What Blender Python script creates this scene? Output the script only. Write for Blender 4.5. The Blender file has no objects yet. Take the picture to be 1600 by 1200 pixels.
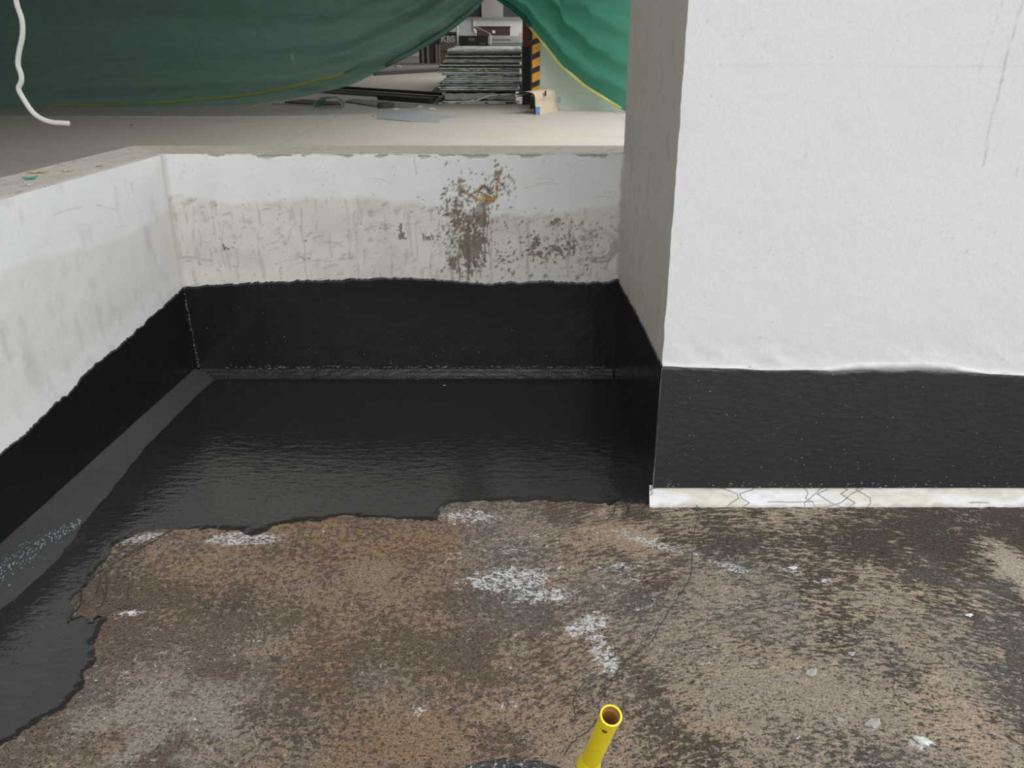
import bpy, bmesh, math, random
import numpy as np
from mathutils import Vector, Matrix
random.seed(7)
SC = bpy.context.scene
COL = SC.collection
PITCH = math.radians(22.8); FPX = 1319.0; EYE = 1.5
# ---------------------------------------------------------------- camera
cam = bpy.data.cameras.new('camera'); co = bpy.data.objects.new('camera', cam); COL.objects.link(co)
co.location = (0, 0, EYE); co.rotation_euler = (math.pi/2 - PITCH, 0, 0)
cam.sensor_fit = 'HORIZONTAL'; cam.sensor_width = 36; cam.lens = 36*FPX/1600
cam.clip_start = .02; cam.clip_end = 300
SC.camera = co
# ---------------------------------------------------------------- world: even overcast sky, soft sun behind thin cloud
W = bpy.data.worlds.new('overcast_sky'); SC.world = W; W.use_nodes = True
wn = W.node_tree.nodes; wl = W.node_tree.links
for n in list(wn): wn.remove(n)
wo = wn.new('ShaderNodeOutputWorld'); bg = wn.new('ShaderNodeBackground')
tc = wn.new('ShaderNodeTexCoord'); sep = wn.new('ShaderNodeSeparateXYZ'); rmp = wn.new('ShaderNodeValToRGB')
wl.new(tc.outputs['Generated'], sep.inputs[0]); wl.new(sep.outputs['Z'], rmp.inputs[0])
rmp.color_ramp.elements[0].position = -0.0; rmp.color_ramp.elements[0].color = (.30, .29, .27, 1)
rmp.color_ramp.elements[1].position = 0.04; rmp.color_ramp.elements[1].color = (.74, .78, .82, 1)
e = rmp.color_ramp.elements.new(1.0); e.color = (.93, .97, 1.0, 1)
wl.new(rmp.outputs[0], bg.inputs[0]); bg.inputs[1].default_value = 1.35
wl.new(bg.outputs[0], wo.inputs[0])
sd = bpy.data.lights.new('sun', 'SUN'); so = bpy.data.objects.new('sun', sd); COL.objects.link(so)
sd.energy = .9; sd.angle = math.radians(50); sd.color = (1, .98, .95)
so.rotation_euler = Vector((.42, -.62, .75)).to_track_quat('Z', 'Y').to_euler()
for k_, (lx_, ly_, en_) in enumerate(((0.2, 10.2, 70), (-1.5, 24.0, 45))):      # added fill lights for the stack and inner floor, no lamps seen
    ld_ = bpy.data.lights.new('hall_fill', 'AREA'); lo_ = bpy.data.objects.new('hall_fill', ld_); COL.objects.link(lo_)
    ld_.shape = 'RECTANGLE'; ld_.size = 2.4; ld_.size_y = .4; ld_.energy = en_; ld_.color = (1, .96, .90); lo_.location = (lx_, ly_, 4.8)
SC.view_settings.view_transform = 'Standard'; SC.view_settings.look = 'None'
SC.view_settings.gamma = 1; SC.view_settings.use_curve_mapping = False
SC.view_settings.exposure = 0.28

# ---------------------------------------------------------------- helpers
def ray(x, y):
    u = (x-800)/FPX; v = (600-y)/FPX; c, s = math.cos(PITCH), math.sin(PITCH)
    return Vector((u, c+v*s, -s+v*c))
def onZ(x, y, z=0.0):
    r = ray(x, y); return r*((z-EYE)/r.z) + Vector((0, 0, EYE))
def onY(x, y, Y):
    r = ray(x, y); return r*(Y/r.y) + Vector((0, 0, EYE))
def onX(x, y, X):
    r = ray(x, y); return r*(X/r.x) + Vector((0, 0, EYE))

_tabs = {}
def vnoise(x, y, seed=0):
    if seed not in _tabs: _tabs[seed] = np.random.RandomState(seed).rand(256, 256)
    t = _tabs[seed]
    xf = np.floor(x); yf = np.floor(y); fx = x-xf; fy = y-yf
    xi = xf.astype(int) & 255; yi = yf.astype(int) & 255; x1 = (xi+1) & 255; y1 = (yi+1) & 255
    fx = fx*fx*(3-2*fx); fy = fy*fy*(3-2*fy)
    return (t[xi, yi]*(1-fx)+t[x1, yi]*fx)*(1-fy) + (t[xi, y1]*(1-fx)+t[x1, y1]*fx)*fy
def fbm(x, y, seed=0, o=4):
    s = 0; a = .5; n = 0
    for k in range(o):
        s = s + a*vnoise(x*2**k+k*17.3, y*2**k+k*9.1, seed+k); n += a; a *= .5
    return s/n
def ss(a, b, x):
    t = np.clip((x-a)/(b-a), 0, 1); return t*t*(3-2*t)
def blob(x, y, cx, cy, rx, ry, ang=0):
    c, s = math.cos(ang), math.sin(ang); dx = x-cx; dy = y-cy
    return np.exp(-(((dx*c+dy*s)/rx)**2 + ((-dx*s+dy*c)/ry)**2))
def polydist(px, py, poly, closed=True):
    n = len(poly); d = np.full(px.shape, 1e9); ins = np.zeros(px.shape, bool)
    for i in range(n if closed else n-1):
        ax, ay = poly[i][:2]; bx, by = poly[(i+1) % n][:2]
        ex, ey = bx-ax, by-ay; L = ex*ex+ey*ey+1e-12
        t = np.clip(((px-ax)*ex+(py-ay)*ey)/L, 0, 1)
        d = np.minimum(d, np.hypot(px-ax-t*ex, py-ay-t*ey))
        if closed:
            c = ((ay > py) != (by > py)) & (px < (bx-ax)*(py-ay)/((by-ay) if by != ay else 1e-9)+ax)
            ins ^= c
    return np.where(ins, d, -d) if closed else d

def link(name, me, mat=None, parent=None):
    o = bpy.data.objects.new(name, me); COL.objects.link(o)
    if mat is not None and len(me.materials) == 0: me.materials.append(mat)
    if parent is not None: o.parent = parent
    return o
def tag(o, label=None, cat=None, group=None, kind=None):
    if label: o['label'] = label
    if cat: o['category'] = cat
    if group: o['group'] = group
    if kind: o['kind'] = kind
    return o
def empty(name, loc=(0, 0, 0)):
    o = bpy.data.objects.new(name, None); COL.objects.link(o); o.location = loc; o.empty_display_size = .1
    return o
def pm(name, verts, faces, mat=None, parent=None, smooth=False):
    me = bpy.data.meshes.new(name); me.from_pydata([tuple(v) for v in verts], [], faces); me.update()
    if smooth: me.polygons.foreach_set('use_smooth', [True]*len(me.polygons))
    return link(name, me, mat, parent)
def grid(name, P, mat, parent=None, cols=None, keep=None, extra=None, flip=False):
    """P: (nu,nv,3) array. cols: dict name->(nu,nv,3). keep: face mask (nu-1,nv-1). extra=(verts,quads) added flat."""
    nu, nv = P.shape[:2]
    idx = np.arange(nu*nv).reshape(nu, nv)
    q = np.stack([idx[:-1, :-1], idx[1:, :-1], idx[1:, 1:], idx[:-1, 1:]], -1)
    if flip: q = q[..., ::-1]
    q = q[keep] if keep is not None else q.reshape(-1, 4)
    V = P.reshape(-1, 3); cc = {k: c.reshape(-1, 3) for k, c in (cols or {}).items()}
    used = np.zeros(len(V), bool); used[q.ravel()] = True; remap = np.cumsum(used)-1
    V = V[used]; q = remap[q]; cc = {k: c[used] for k, c in cc.items()}
    ng = len(q)
    if extra is not None:
        ev, eq = extra; eq = np.array(eq)+len(V); V = np.vstack([V, np.array(ev, float)]); q = np.vstack([q, eq])
        for k in cc: cc[k] = np.vstack([cc[k], np.tile(np.median(cc[k], 0), (len(ev), 1))])
    me = bpy.data.meshes.new(name)
    me.vertices.add(len(V)); me.vertices.foreach_set('co', V.ravel())
    me.loops.add(q.size); me.loops.foreach_set('vertex_index', q.ravel().astype(np.int32))
    me.polygons.add(len(q)); me.polygons.foreach_set('loop_start', np.arange(0, q.size, 4, dtype=np.int32))
    sm = np.zeros(len(q), bool); sm[:ng] = True; me.polygons.foreach_set('use_smooth', sm)
    for k, c in cc.items():
        a = me.attributes.new(k, 'FLOAT_COLOR', 'POINT')
        a.data.foreach_set('color', np.hstack([c, np.ones((len(c), 1))]).ravel())
    me.update(calc_edges=True)
    return link(name, me, mat, parent)
def boxv(x0, x1, y0, y1, z0, z1):
    v = [(x0,y0,z0),(x1,y0,z0),(x1,y1,z0),(x0,y1,z0),(x0,y0,z1),(x1,y0,z1),(x1,y1,z1),(x0,y1,z1)]
    return v, [(0,3,2,1),(4,5,6,7),(0,1,5,4),(1,2,6,5),(2,3,7,6),(3,0,4,7)]
def box(name, x0, x1, y0, y1, z0, z1, mat, parent=None, bev=0.0):
    v, f = boxv(x0, x1, y0, y1, z0, z1)
    if not bev: return pm(name, v, f, mat, parent)
    bm = bmesh.new(); vs = [bm.verts.new(p) for p in v]; [bm.faces.new([vs[i] for i in q]) for q in f]
    bmesh.ops.bevel(bm, geom=list(bm.edges), offset=bev, segments=2, affect='EDGES', profile=.5)
    me = bpy.data.meshes.new(name); bm.to_mesh(me); bm.free(); return link(name, me, mat, parent)
def tube_geo(pts, r, n=8, cap=True):
    pts = [Vector(p) for p in pts]; V = []; F = []; up = None
    rr = r if isinstance(r, (list, tuple)) else [r]*len(pts)
    for i, p in enumerate(pts):
        t = (pts[min(i+1, len(pts)-1)]-pts[max(i-1, 0)]).normalized()
        if up is None: up = Vector((0, 0, 1)) if abs(t.z) < .9 else Vector((1, 0, 0))
        a = t.cross(up).normalized(); b = a.cross(t).normalized(); up = b
        for k in range(n):
            w = 2*math.pi*k/n; V.append(p+(a*math.cos(w)+b*math.sin(w))*rr[i])
        if i:
            o = (i-1)*n
            for k in range(n): F.append((o+k, o+(k+1) % n, o+n+(k+1) % n, o+n+k))
    if cap: F.append(tuple(range(n))[::-1]); F.append(tuple(range(len(V)-n, len(V))))
    return V, F
def smooth_pts(pts, n=6):
    pts = [Vector(p) for p in pts]; out = []
    for i in range(len(pts)-1):
        p0 = pts[max(i-1, 0)]; p1 = pts[i]; p2 = pts[i+1]; p3 = pts[min(i+2, len(pts)-1)]
        for k in range(n):
            t = k/n
            out.append(.5*((2*p1)+(p2-p0)*t+(2*p0-5*p1+4*p2-p3)*t*t+(-p0+3*p1-3*p2+p3)*t**3))
    out.append(pts[-1]); return out
def tube(name, pts, r, mat, parent=None, n=8, smooth=True, cap=True):
    V, F = tube_geo(pts, r, n, cap); return pm(name, V, F, mat, parent, smooth)
def lathe(name, prof, mat, parent=None, n=48, mtx=None, smooth=True):
    V = []; F = []
    for i, (r, z) in enumerate(prof):
        for k in range(n):
            a = 2*math.pi*k/n; p = Vector((r*math.cos(a), r*math.sin(a), z)); V.append(mtx@p if mtx else p)
        if i:
            o = (i-1)*n
            for k in range(n): F.append((o+k, o+(k+1) % n, o+n+(k+1) % n, o+n+k))
    return pm(name, V, F, mat, parent, smooth)

# ---------------------------------------------------------------- materials
class NT:
    def __init__(s, name):
        s.m = bpy.data.materials.new(name); s.m.use_nodes = True; s.t = s.m.node_tree
        for n in list(s.t.nodes): s.t.nodes.remove(n)
        s.out = s.t.nodes.new('ShaderNodeOutputMaterial'); s.b = s.t.nodes.new('ShaderNodeBsdfPrincipled')
        s.l(s.b.outputs[0], s.out.inputs[0])
    def n(s, k, **kw):
        o = s.t.nodes.new('ShaderNode'+k)
        for a, v in kw.items(): setattr(o, a, v)
        return o
    def l(s, a, b): s.t.links.new(a, b)
    def attr(s, name): return s.n('Attribute', attribute_name=name).outputs['Color']
    def noise(s, scale, detail=4, rough=.55, vec=None, stretch=None, dist=0):
        o = s.n('TexNoise'); o.inputs['Scale'].default_value = scale; o.inputs['Detail'].default_value = detail
        o.inputs['Roughness'].default_value = rough; o.inputs['Distortion'].default_value = dist
        if vec is None: vec = s.n('TexCoord').outputs['Object']
        if stretch:
            mp = s.n('Mapping'); mp.inputs['Scale'].default_value = stretch; s.l(vec, mp.inputs[0]); vec = mp.outputs[0]
        s.l(vec, o.inputs['Vector']); return o.outputs['Fac']
    def val(s, x, sock):
        if isinstance(x, (int, float)): sock.default_value = x
        elif isinstance(x, tuple): sock.default_value = x if len(x) == 4 else (*x, 1)
        else: s.l(x, sock)
    def math(s, op, a, b=0, clamp=False):
        o = s.n('Math', operation=op); o.use_clamp = clamp; s.val(a, o.inputs[0]); s.val(b, o.inputs[1]); return o.outputs[0]
    def mix(s, f, a, b, blend='MIX'):
        o = s.n('Mix', data_type='RGBA', blend_type=blend)
        s.val(f, o.inputs[0]); s.val(a, o.inputs[6]); s.val(b, o.inputs[7]); return o.outputs[2]
    def step(s, x, lo, hi, a=0., b=1.):
        o = s.n('MapRange', interpolation_type='SMOOTHSTEP'); s.val(x, o.inputs[0])
        o.inputs[1].default_value = lo; o.inputs[2].default_value = hi; o.inputs[3].default_value = a; o.inputs[4].default_value = b
        return o.outputs[0]
    def bump(s, h, strength, dist, nrm=None):
        o = s.n('Bump'); o.inputs['Strength'].default_value = strength; o.inputs['Distance'].default_value = dist
        s.val(h, o.inputs['Height'])
        if nrm: s.l(nrm, o.inputs['Normal'])
        return o.outputs[0]
    def done(s, col, rough=.6, nrm=None, **kw):
        s.val(col, s.b.inputs['Base Color']); s.val(rough, s.b.inputs['Roughness'])
        if nrm is not None: s.l(nrm, s.b.inputs['Normal'])
        for k, v in kw.items(): s.b.inputs[k.replace('_', ' ')].default_value = v
        return s.m
def simple(name, col, rough=.6, var=.12, scale=8, bump=.0, **kw):
    t = NT(name); f = t.noise(scale, 4)
    c = t.mix(f, tuple(x*(1-var) for x in col), tuple(min(1, x*(1+var)) for x in col))
    return t.done(c, rough, t.bump(f, .5, bump) if bump else None, **kw)

# painted plaster: colour and stains come from the mesh attribute, fine grain from noise
t = NT('painted_plaster')
c = t.mix(t.step(t.noise(240, 3), .35, .7), t.attr('Col'), t.mix(1.0, t.attr('Col'), (.93, .925, .91), 'MULTIPLY'))
c = t.mix(t.math('MULTIPLY', t.step(t.noise(150, 3, .6), .70, .75), t.step(t.noise(5, 3), .45, .65)), c, t.mix(1.0, c, (.62, .59, .55), 'MULTIPLY'))
nb = t.bump(t.noise(18, 5, .6), .5, .003); nb = t.bump(t.noise(190, 2), .3, .0008, nb)
M_PLASTER = t.done(c, .62, nb)
# glossy black waterproofing, wet ripples
def coating(name, a, b, dist1, dist2, rough, col=(.0085, .0092, .0098), ior=1.5):
    t = NT(name)
    r1 = t.noise(a, 3, .5, stretch=(.55, 1.6, 1)); r2 = t.noise(b, 2, .5)
    nb = t.bump(r1, 1, dist1); nb = t.bump(r2, 1, dist2, nb)
    sp = t.step(t.noise(260, 1, .4), .775, .80); sp2 = t.step(t.noise(7, 3), .5, .62)
    c = t.mix(t.math('MULTIPLY', t.math('MULTIPLY', sp, sp2), .75), col, (.42, .43, .43))
    return t.done(c, t.step(t.noise(6, 4), .3, .7, rough*.75, rough*1.3), nb, IOR=ior)
M_COATF = coating('wet_black_coating_floor', 30, 85, .0019, .0006, .09, (.014, .0145, .0145), 1.65)
M_COATW = coating('black_coating_wall', 16, 120, .0015, .0004, .22)
M_COATC = coating('black_coating_column', 60, 150, .0030, .0009, .24, (.031, .033, .036))
# rough weathered concrete
t = NT('weathered_concrete')
flow = t.attr('Flow'); A = t.attr('Col'); B = t.attr('Col2')
msk = t.n('SeparateColor'); t.l(t.attr('Mask'), msk.inputs[0]); mb, mw, mf = msk.outputs
n_iso = t.noise(52, 8, .72); n_flow = t.noise(1.3, 8, .74, vec=flow)
nn = t.n('Mix', data_type='FLOAT'); t.l(mf, nn.inputs[0]); t.l(n_iso, nn.inputs[2]); t.l(n_flow, nn.inputs[3]); nn = nn.outputs[0]
f = t.step(t.math('ADD', nn, t.math('SUBTRACT', mb, .5)), .455, .515)
c = t.mix(f, A, B)
spk = t.noise(170, 5, .8)
c = t.mix(t.step(spk, .50, .60), c, t.mix(1.0, c, (.40, .38, .37), 'MULTIPLY'))
mid = t.noise(75, 7, .8, stretch=(.8, 1.2, 1), dist=.5); c = t.mix(t.step(mid, .53, .62), c, t.mix(1.0, c, (1.42, 1.38, 1.32), 'MULTIPLY'))
grit = t.noise(420, 3, .8); c = t.mix(t.step(grit, .56, .66), c, t.mix(1.0, c, (1.7, 1.68, 1.62), 'MULTIPLY'))
c = t.mix(t.step(t.noise(130, 5, .75), .56, .70), c, t.mix(.35, t.mix(1.0, c, (1.45, 1.42, 1.38), 'MULTIPLY'), (.55, .5, .44)))
pit = t.step(t.noise(105, 3, .6, stretch=(.8, 1.3, 1)), .60, .655)
c = t.mix(t.math('MULTIPLY', pit, .88), c, (.045, .040, .035))
c = t.mix(1.0, c, (1.15, 1.13, 1.09), 'MULTIPLY')
wn2 = t.noise(62, 6, .78, stretch=(.85, 1.15, 1), dist=1.2)
wf = t.step(t.math('ADD', wn2, t.math('MULTIPLY', mw, .30)), .722, .738)
c = t.mix(wf, c, (.86, .87, .87))
h = t.math('SUBTRACT', t.math('ADD', t.math('MULTIPLY', nn, 1.0), t.math('MULTIPLY', spk, .5)), t.math('MULTIPLY', pit, .5))
M_CONC = t.done(c, .92, t.bump(h, 1.0, .013), Specular_IOR_Level=.15)

# ---------------------------------------------------------------- main dimensions
YB = 3.667; ZT = 1.012; CV = .037; XC = .480; YC = 2.515; CB = 3.73     # back wall face, parapet top, cove size, column side/front/back
def xl(y, z):                                                             # left parapet face (slightly battered and out of square)
    b = -1.478+.063*(y-YB); t_ = -1.482+.112*(y-YB)
    return b+(t_-b)*np.clip(z, 0, 1.05)

# ---------------------------------------------------------------- terrace floor
fx = np.concatenate([[-9, -6, -4, -3, -2.5], np.arange(-2.1, 2.12, .004), [2.5, 3, 4, 6, 9]])
fy = np.concatenate([[-7, -4, -2, -1, -.3, .3, .8, 1.1], np.arange(1.26, 2.62, .004), np.arange(2.65, 4.02, .03)])
X, Y = np.meshgrid(fx, fy, indexing='ij')
cx, cy = .80, .55
R = np.hypot(X-cx, Y-cy); TH = np.arctan2(Y-cy, X-cx)
Rw = R+.03*fbm(X*3, Y*3, 50)
flowc = np.stack([Rw*70, TH*33, X*0+fbm(X*2, Y*2, 60)*2], -1)
mf = ss(-.35, .45, X+.25*(fbm(X*2.5, Y*2.5, 61)-.5))*.9
big = fbm(X*2.2, Y*2.2, 5, 4); med = fbm(X*9, Y*9, 9, 4)
def gb(px, py, rx, ry, ang=0):
    p = onZ(px, py); return blob(X, Y, p.x, p.y, rx, ry, ang)
brownL = np.array([.165, .124, .096]); darkR = np.array([.100, .084, .069])
tanL = np.array([.33, .25, .185]); tanR = np.array([.48, .39, .30]); greyc = np.array([.205, .198, .188])
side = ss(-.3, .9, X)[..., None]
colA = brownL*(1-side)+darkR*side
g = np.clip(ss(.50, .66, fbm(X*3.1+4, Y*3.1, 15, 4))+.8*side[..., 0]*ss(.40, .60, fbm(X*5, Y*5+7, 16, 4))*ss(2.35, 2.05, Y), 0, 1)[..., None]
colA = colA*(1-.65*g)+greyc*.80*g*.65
org = (ss(.52, .66, fbm(X*4, Y*4, 25, 4))*ss(.2, -.4, X))[..., None]
colB = tanL*(1-side)+tanR*side
colB = colB*(1-.5*org)+np.array([.36, .225, .115])*.5*org
colB = colB*(1-.35*g)+greyc*1.3*.35*g
# grey wash at the lower left and lower right
gl = np.clip(gb(250, 1130, .22, .20, .6)*1.1*(.1+1.1*ss(.35, .62, fbm(X*13, Y*13, 62, 5)))+gb(420, 1010, .1, .06)*.2, 0, 1)[..., None]
colA = colA*(1-gl)+np.array([.25, .235, .215])*gl; colB = colB*(1-gl)+np.array([.36, .32, .28])*gl
gdk = (gb(430, 1150, .16, .10)*.55+gb(350, 945, .09, .03)*.6)[..., None]
colA = colA*(1-gdk)+np.array([.085, .083, .072])*gdk
dk = np.clip(gb(1200, 850, .75, .12)*.75+gb(1400, 905, .5, .07)*.35+gb(900, 905, .3, .2)*.2, 0, 1)
sand = gb(975, 838, .10, .055, -.5)+gb(582, 895, .05, .05)*.9+gb(120, 990, .05, .05)*.3
pale_edge = (gb(1600, 900, .07, .16)*.8)[..., None]  # paler floor patch at the right edge
bias = .45-.005*side[..., 0]*(1-dk)-.10*dk*side[..., 0]+.30*(big-.5)+.18*(med-.5)+.3*sand+.12*gl[..., 0]+.3*pale_edge[..., 0]
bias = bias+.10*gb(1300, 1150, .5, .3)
colB = colB*(1-.6*pale_edge)+np.array([.55, .50, .46])*.6*pale_edge
white = np.zeros_like(X)
for (px, py, rx, ry, a, s) in [(385, 842, .11, .035, 0, 1.0), (215, 842, .10, .03, .3, .75), (205, 958, .06, .02, .1, .8), (740, 808, .12, .05, 0, .72),
        (760, 860, .10, .06, -.3, .42), (800, 905, .13, .05, .1, .95), (850, 930, .11, .035, .1, .85), (920, 975, .07, .03, .6, .9), (940, 1020, .035, .07, .2, .95),
        (1010, 845, .12, .035, -.5, .75), (1140, 885, .06, .02, -.5, .9), (1230, 890, .06, .018, -.5, .8), (1285, 908, .05, .012, .2, .7), (975, 885, .12, .03, 0, .55),
        (1440, 1160, .03, .025, 0, .8), (690, 1110, .05, .03, 0, .3), (870, 890, .05, .04, 0, .5), (1480, 830, .12, .03, 0, .45), (800, 1100, .04, .02, 0, .5),
        (650, 1110, .03, .02, 0, .7), (950, 800, .1, .03, 0, .55), (700, 870, .14, .08, 0, .45), (830, 850, .2, .12, 0, .5), (1080, 860, .12, .04, -.4, .6), (980, 905, .1, .05, 0, .5), (930, 830, .1, .05, 0, .5), (180, 870, .08, .04, 0, .5), (520, 830, .15, .03, 0, .4), (600, 1000, .5, .25, 0, .12), (1200, 1000, .6, .3, 0, .10)]:
    white = np.maximum(white, gb(px, py, rx*1.35, ry*1.5, a)*s*1.1)
white *= .6+.7*fbm(X*14, Y*14, 33, 3)
white = np.maximum(white, .12+.25*ss(.5, .7, fbm(X*6, Y*6, 36)))
mask = np.stack([bias, np.clip(white, 0, .74), mf], -1)
Zf = .0035*(fbm(X*22, Y*22, 40, 4)-.5)+.004*(vnoise(Rw*62, TH*22, 44)-.5)*mf+.004*(fbm(X*5, Y*5, 47)-.5)
Zf = Zf*ss(3.0, 2.5, Y)*ss(1.0, 1.3, Y)-.0005
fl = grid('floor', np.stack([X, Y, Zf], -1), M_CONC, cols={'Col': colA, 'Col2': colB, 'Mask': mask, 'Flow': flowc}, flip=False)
tag(fl, 'rough weathered brown and tan concrete floor in front of the black coating', kind='structure')

# coating on the floor
pl = [(1008, 786), (980, 782), (950, 787), (900, 783), (850, 781), (800, 780), (745, 782), (700, 786), (688, 794), (684, 812), (640, 812), (600, 810), (545, 806), (500, 812), (450, 818), (415, 826),
      (395, 834), (350, 826), (300, 828), (250, 826), (205, 832), (180, 850), (160, 875), (140, 900), (130, 925), (112, 940), (124, 952), (112, 966), (128, 961), (141, 970), (152, 960), (168, 966), (160, 985), (148, 1005),
      (152, 1032), (134, 1052), (128, 1075), (105, 1100), (62, 1128), (0, 1170), (-160, 1260)]
poly = [tuple(onZ(*p)[:2]) for p in pl]+[(-1.9, 1.05), (-1.9, 3.72), (.52, 3.72), (.52, 2.5)]
x_ = np.arange(-1.75, .50, .0055); y_ = np.arange(1.15, 3.68, .0055)
CX, CY = np.meshgrid(x_, y_, indexing='ij')
sdf = polydist(CX, CY, poly)+.020*(fbm(CX*16, CY*16, 70, 5)-.5)*1.9+.010*(vnoise(CX*90, CY*90, 75)-.5)
lf = CX-xl(CY, 0)
# fibres drag the film into streaks beside the left unpainted edge
zc = np.clip(sdf*.22, -.006, .0032)+.0012*(fbm(CX*9, CY*14, 80, 3)-.5)+.0007*(fbm(CX*40, CY*60, 85, 2)-.5)
keep = (sdf > -.02)[:-1, :-1] & (lf > -.02)[:-1, :-1] & (CX < XC+.004)[:-1, :-1]
fc = grid('coating', np.stack([CX, CY, zc], -1), M_COATF, fl, keep=keep)
fc['label'] = 'glossy wet black waterproof coating with a ragged front edge'

# ---------------------------------------------------------------- parapet at the back
WH = np.array([.76, .765, .755]); BE = np.array([.69, .66, .61]); BR = np.array([.145, .105, .068]); GY = np.array([.33, .31, .275]); GOLD = np.array([.40, .23, .06])
u = np.arange(-1.50, XC+.03, .0035); v = np.arange(.38, ZT+.002, .0035)
U, V = np.meshgrid(u, v, indexing='ij')
def wb(px, py, rx, ry, ang=0):      # sizes in wall metres
    p = onY(px, py, YB); return blob(U, V, p.x, p.z, rx, ry, ang)
def yz(px, py): p = onY(px, py, YB); return p.x, p.z
edge = np.interp(U, [yz(p, 0)[0] for p in (255, 330, 450, 560, 650, 760, 880, 980)],
                 [onY(*p, YB).z for p in ((255, 308), (330, 322), (450, 312), (560, 308), (650, 322), (760, 338), (880, 335), (980, 320))])+.012*(fbm(U*6, V*0, 90)-.5)
low = ss(.02, -.012, V-edge+.02*(fbm(U*25, V*25, 89)-.5))[..., None]
c = WH*(1-low)+BE*low
mot = (fbm(U*10, V*10, 91, 5)-.5)[..., None]; c = c*(1+.10*mot)
c = c*(1-.10*low*ss(.45, .7, fbm(U*5, V*7, 92, 4))[..., None])
fine = fbm(U*95, V*95, 93, 4); fine2 = fbm((U+V*.35)*110, (V-U*.35)*42, 96, 4)
# brown splash: density fields broken up by noise
den = (wb(742, 385, .060, .13)*.46+wb(730, 395, .022, .07)*.30+wb(756, 345, .02, .03)*.3+wb(770, 300, .05, .04)*.22+wb(712, 415, .02, .03)*.3+wb(715, 335, .04, .06)*.26+wb(752, 330, .035, .05)*.42+wb(795, 400, .05, .07)*.14+wb(845, 395, .09, .06)*.22
       + wb(870, 348, .035, .018)*.42+wb(628, 365, .02, .035)*.42+wb(672, 372, .045, .02)*.38+wb(705, 412, .02, .03)*.5+wb(835, 370, .02, .07)*.25
       + wb(885, 385, .08, .06)*.30+wb(690, 335, .03, .05)*.2+wb(350, 385, .10, .05)*.10+wb(600, 350, .12, .08)*.06+wb(950, 300, .02, .01)*.2+wb(470, 370, .02, .10)*.12)
st = ss(.735, .765, fine*.55+fine2*.45+den*.86)[..., None]
stc = BR*(1+.25*(fbm(U*30, V*30, 97)-.5))[..., None]
c = c*(1-.85*st*(.7+.3*low))+stc*.85*st*(.7+.3*low)
for px, y0, y1, w, s in [(733, 345, 440, .006, .9), (742, 330, 425, .004, .7), (757, 315, 410, .005, .8), (763, 300, 400, .0025, .7), (718, 380, 432, .006, .7), (480, 325, 440, .003, .35), (825, 340, 440, .007, .35),
                         (890, 340, 400, .005, .4), (650, 245, 275, .0025, .35), (352, 345, 420, .004, .2), (768, 350, 440, .002, .5), (752, 380, 435, .003, .6), (705, 395, 438, .004, .5), (888, 350, 430, .0025, .4), (560, 330, 430, .002, .2)]:
    xx, zz0 = yz(px, y1); zz1 = yz(px, y0)[1]
    d = np.exp(-((U-xx-.004*np.sin(V*40+px))/w)**2)*ss(zz0-.004, zz0+.01, V)*ss(zz1+.004, zz1-.01, V)*(.55+.6*vnoise(U*90, V*60, 98))
    d = np.clip(d*s*1.25, 0, 1)[..., None]; c = c*(1-d)+BR*d
stk = ss(.60, .72, fbm((U+V*.3)*26, (V-U*.3)*60, 86, 5))*ss(.4, .6, fbm(U*5, V*6, 87))
stk2 = ss(.62, .74, fbm(U*60, V*12, 83, 4))
c = c*(1-(.5*stk+.36*stk2)[..., None]*low)+np.array([.36, .32, .27])*(.5*stk+.36*stk2)[..., None]*low
# golden swoosh and dark arms above
arms = [[(716, 280), (722, 298), (737, 306), (752, 312), (762, 316), (772, 312), (776, 296), (780, 270), (784, 262)], [(742, 300), (755, 292), (768, 300)], [(762, 300), (772, 280), (778, 268)], [(776, 280), (788, 292), (797, 306)],
        [(757, 310), (765, 312), (775, 308)], [(748, 298), (754, 304), (765, 306)]]
for k, a in enumerate(arms):
    pp = [yz(*q) for q in a]; d = polydist(U+.018*(fbm(U*45, V*45, 76, 3)-.5), V+.018*(fbm(U*45, V*45, 77, 3)-.5), pp, False)
    w = .0085 if k in (0, 1, 4, 5) else .0028
    m = ss(w*1.25, w*.4, d-.004*(vnoise(U*120, V*120, 99+k)-.4))*(.45+.8*vnoise(U*150, V*150, 110+k)); m = np.clip(m, 0, 1)[..., None]
    gc = GOLD if k in (0, 4, 5) else BR*.8
    gc = gc*(.35+1.5*vnoise(U*170, V*170, 120+k)[..., None]**1.3); c = c*(1-m)+gc*m
rs = np.random.RandomState(5)
for i in range(800):      # droplets
    reg = i % 10
    if reg < 4: px, py = 715+rs.randn()*14, 340+rs.randn()*34; r = .0012+.0022*rs.rand()
    elif reg < 5: px, py = 775+rs.randn()*16, 290+rs.randn()*26; r = .0013+.0018*rs.rand()
    elif reg < 8: px = 700+260*rs.rand()-20; py = 345+90*rs.rand(); r = .001+.0025*rs.rand()**2
    else: px = 270+620*rs.rand(); py = 322+112*rs.rand(); r = .0008+.002*rs.rand()**3
    if py > 438 or py < 250: continue
    xx, zz = yz(px, py); el = 1+1.8*rs.rand(); an = .9+.5*rs.randn() if px > 600 else rs.rand()*3
    i0 = np.searchsorted(u, xx-.015); i1 = np.searchsorted(u, xx+.015); j0 = np.searchsorted(v, zz-.015); j1 = np.searchsorted(v, zz+.015)
    if i0 >= i1 or j0 >= j1: continue
    m = np.clip(1.6*blob(U[i0:i1, j0:j1], V[i0:i1, j0:j1], xx, zz, r*el*1.3, r*1.3, an), 0, 1)[..., None]*(.75 if px > 690 else .28)
    c[i0:i1, j0:j1] = c[i0:i1, j0:j1]*(1-m)+BR*m
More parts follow.
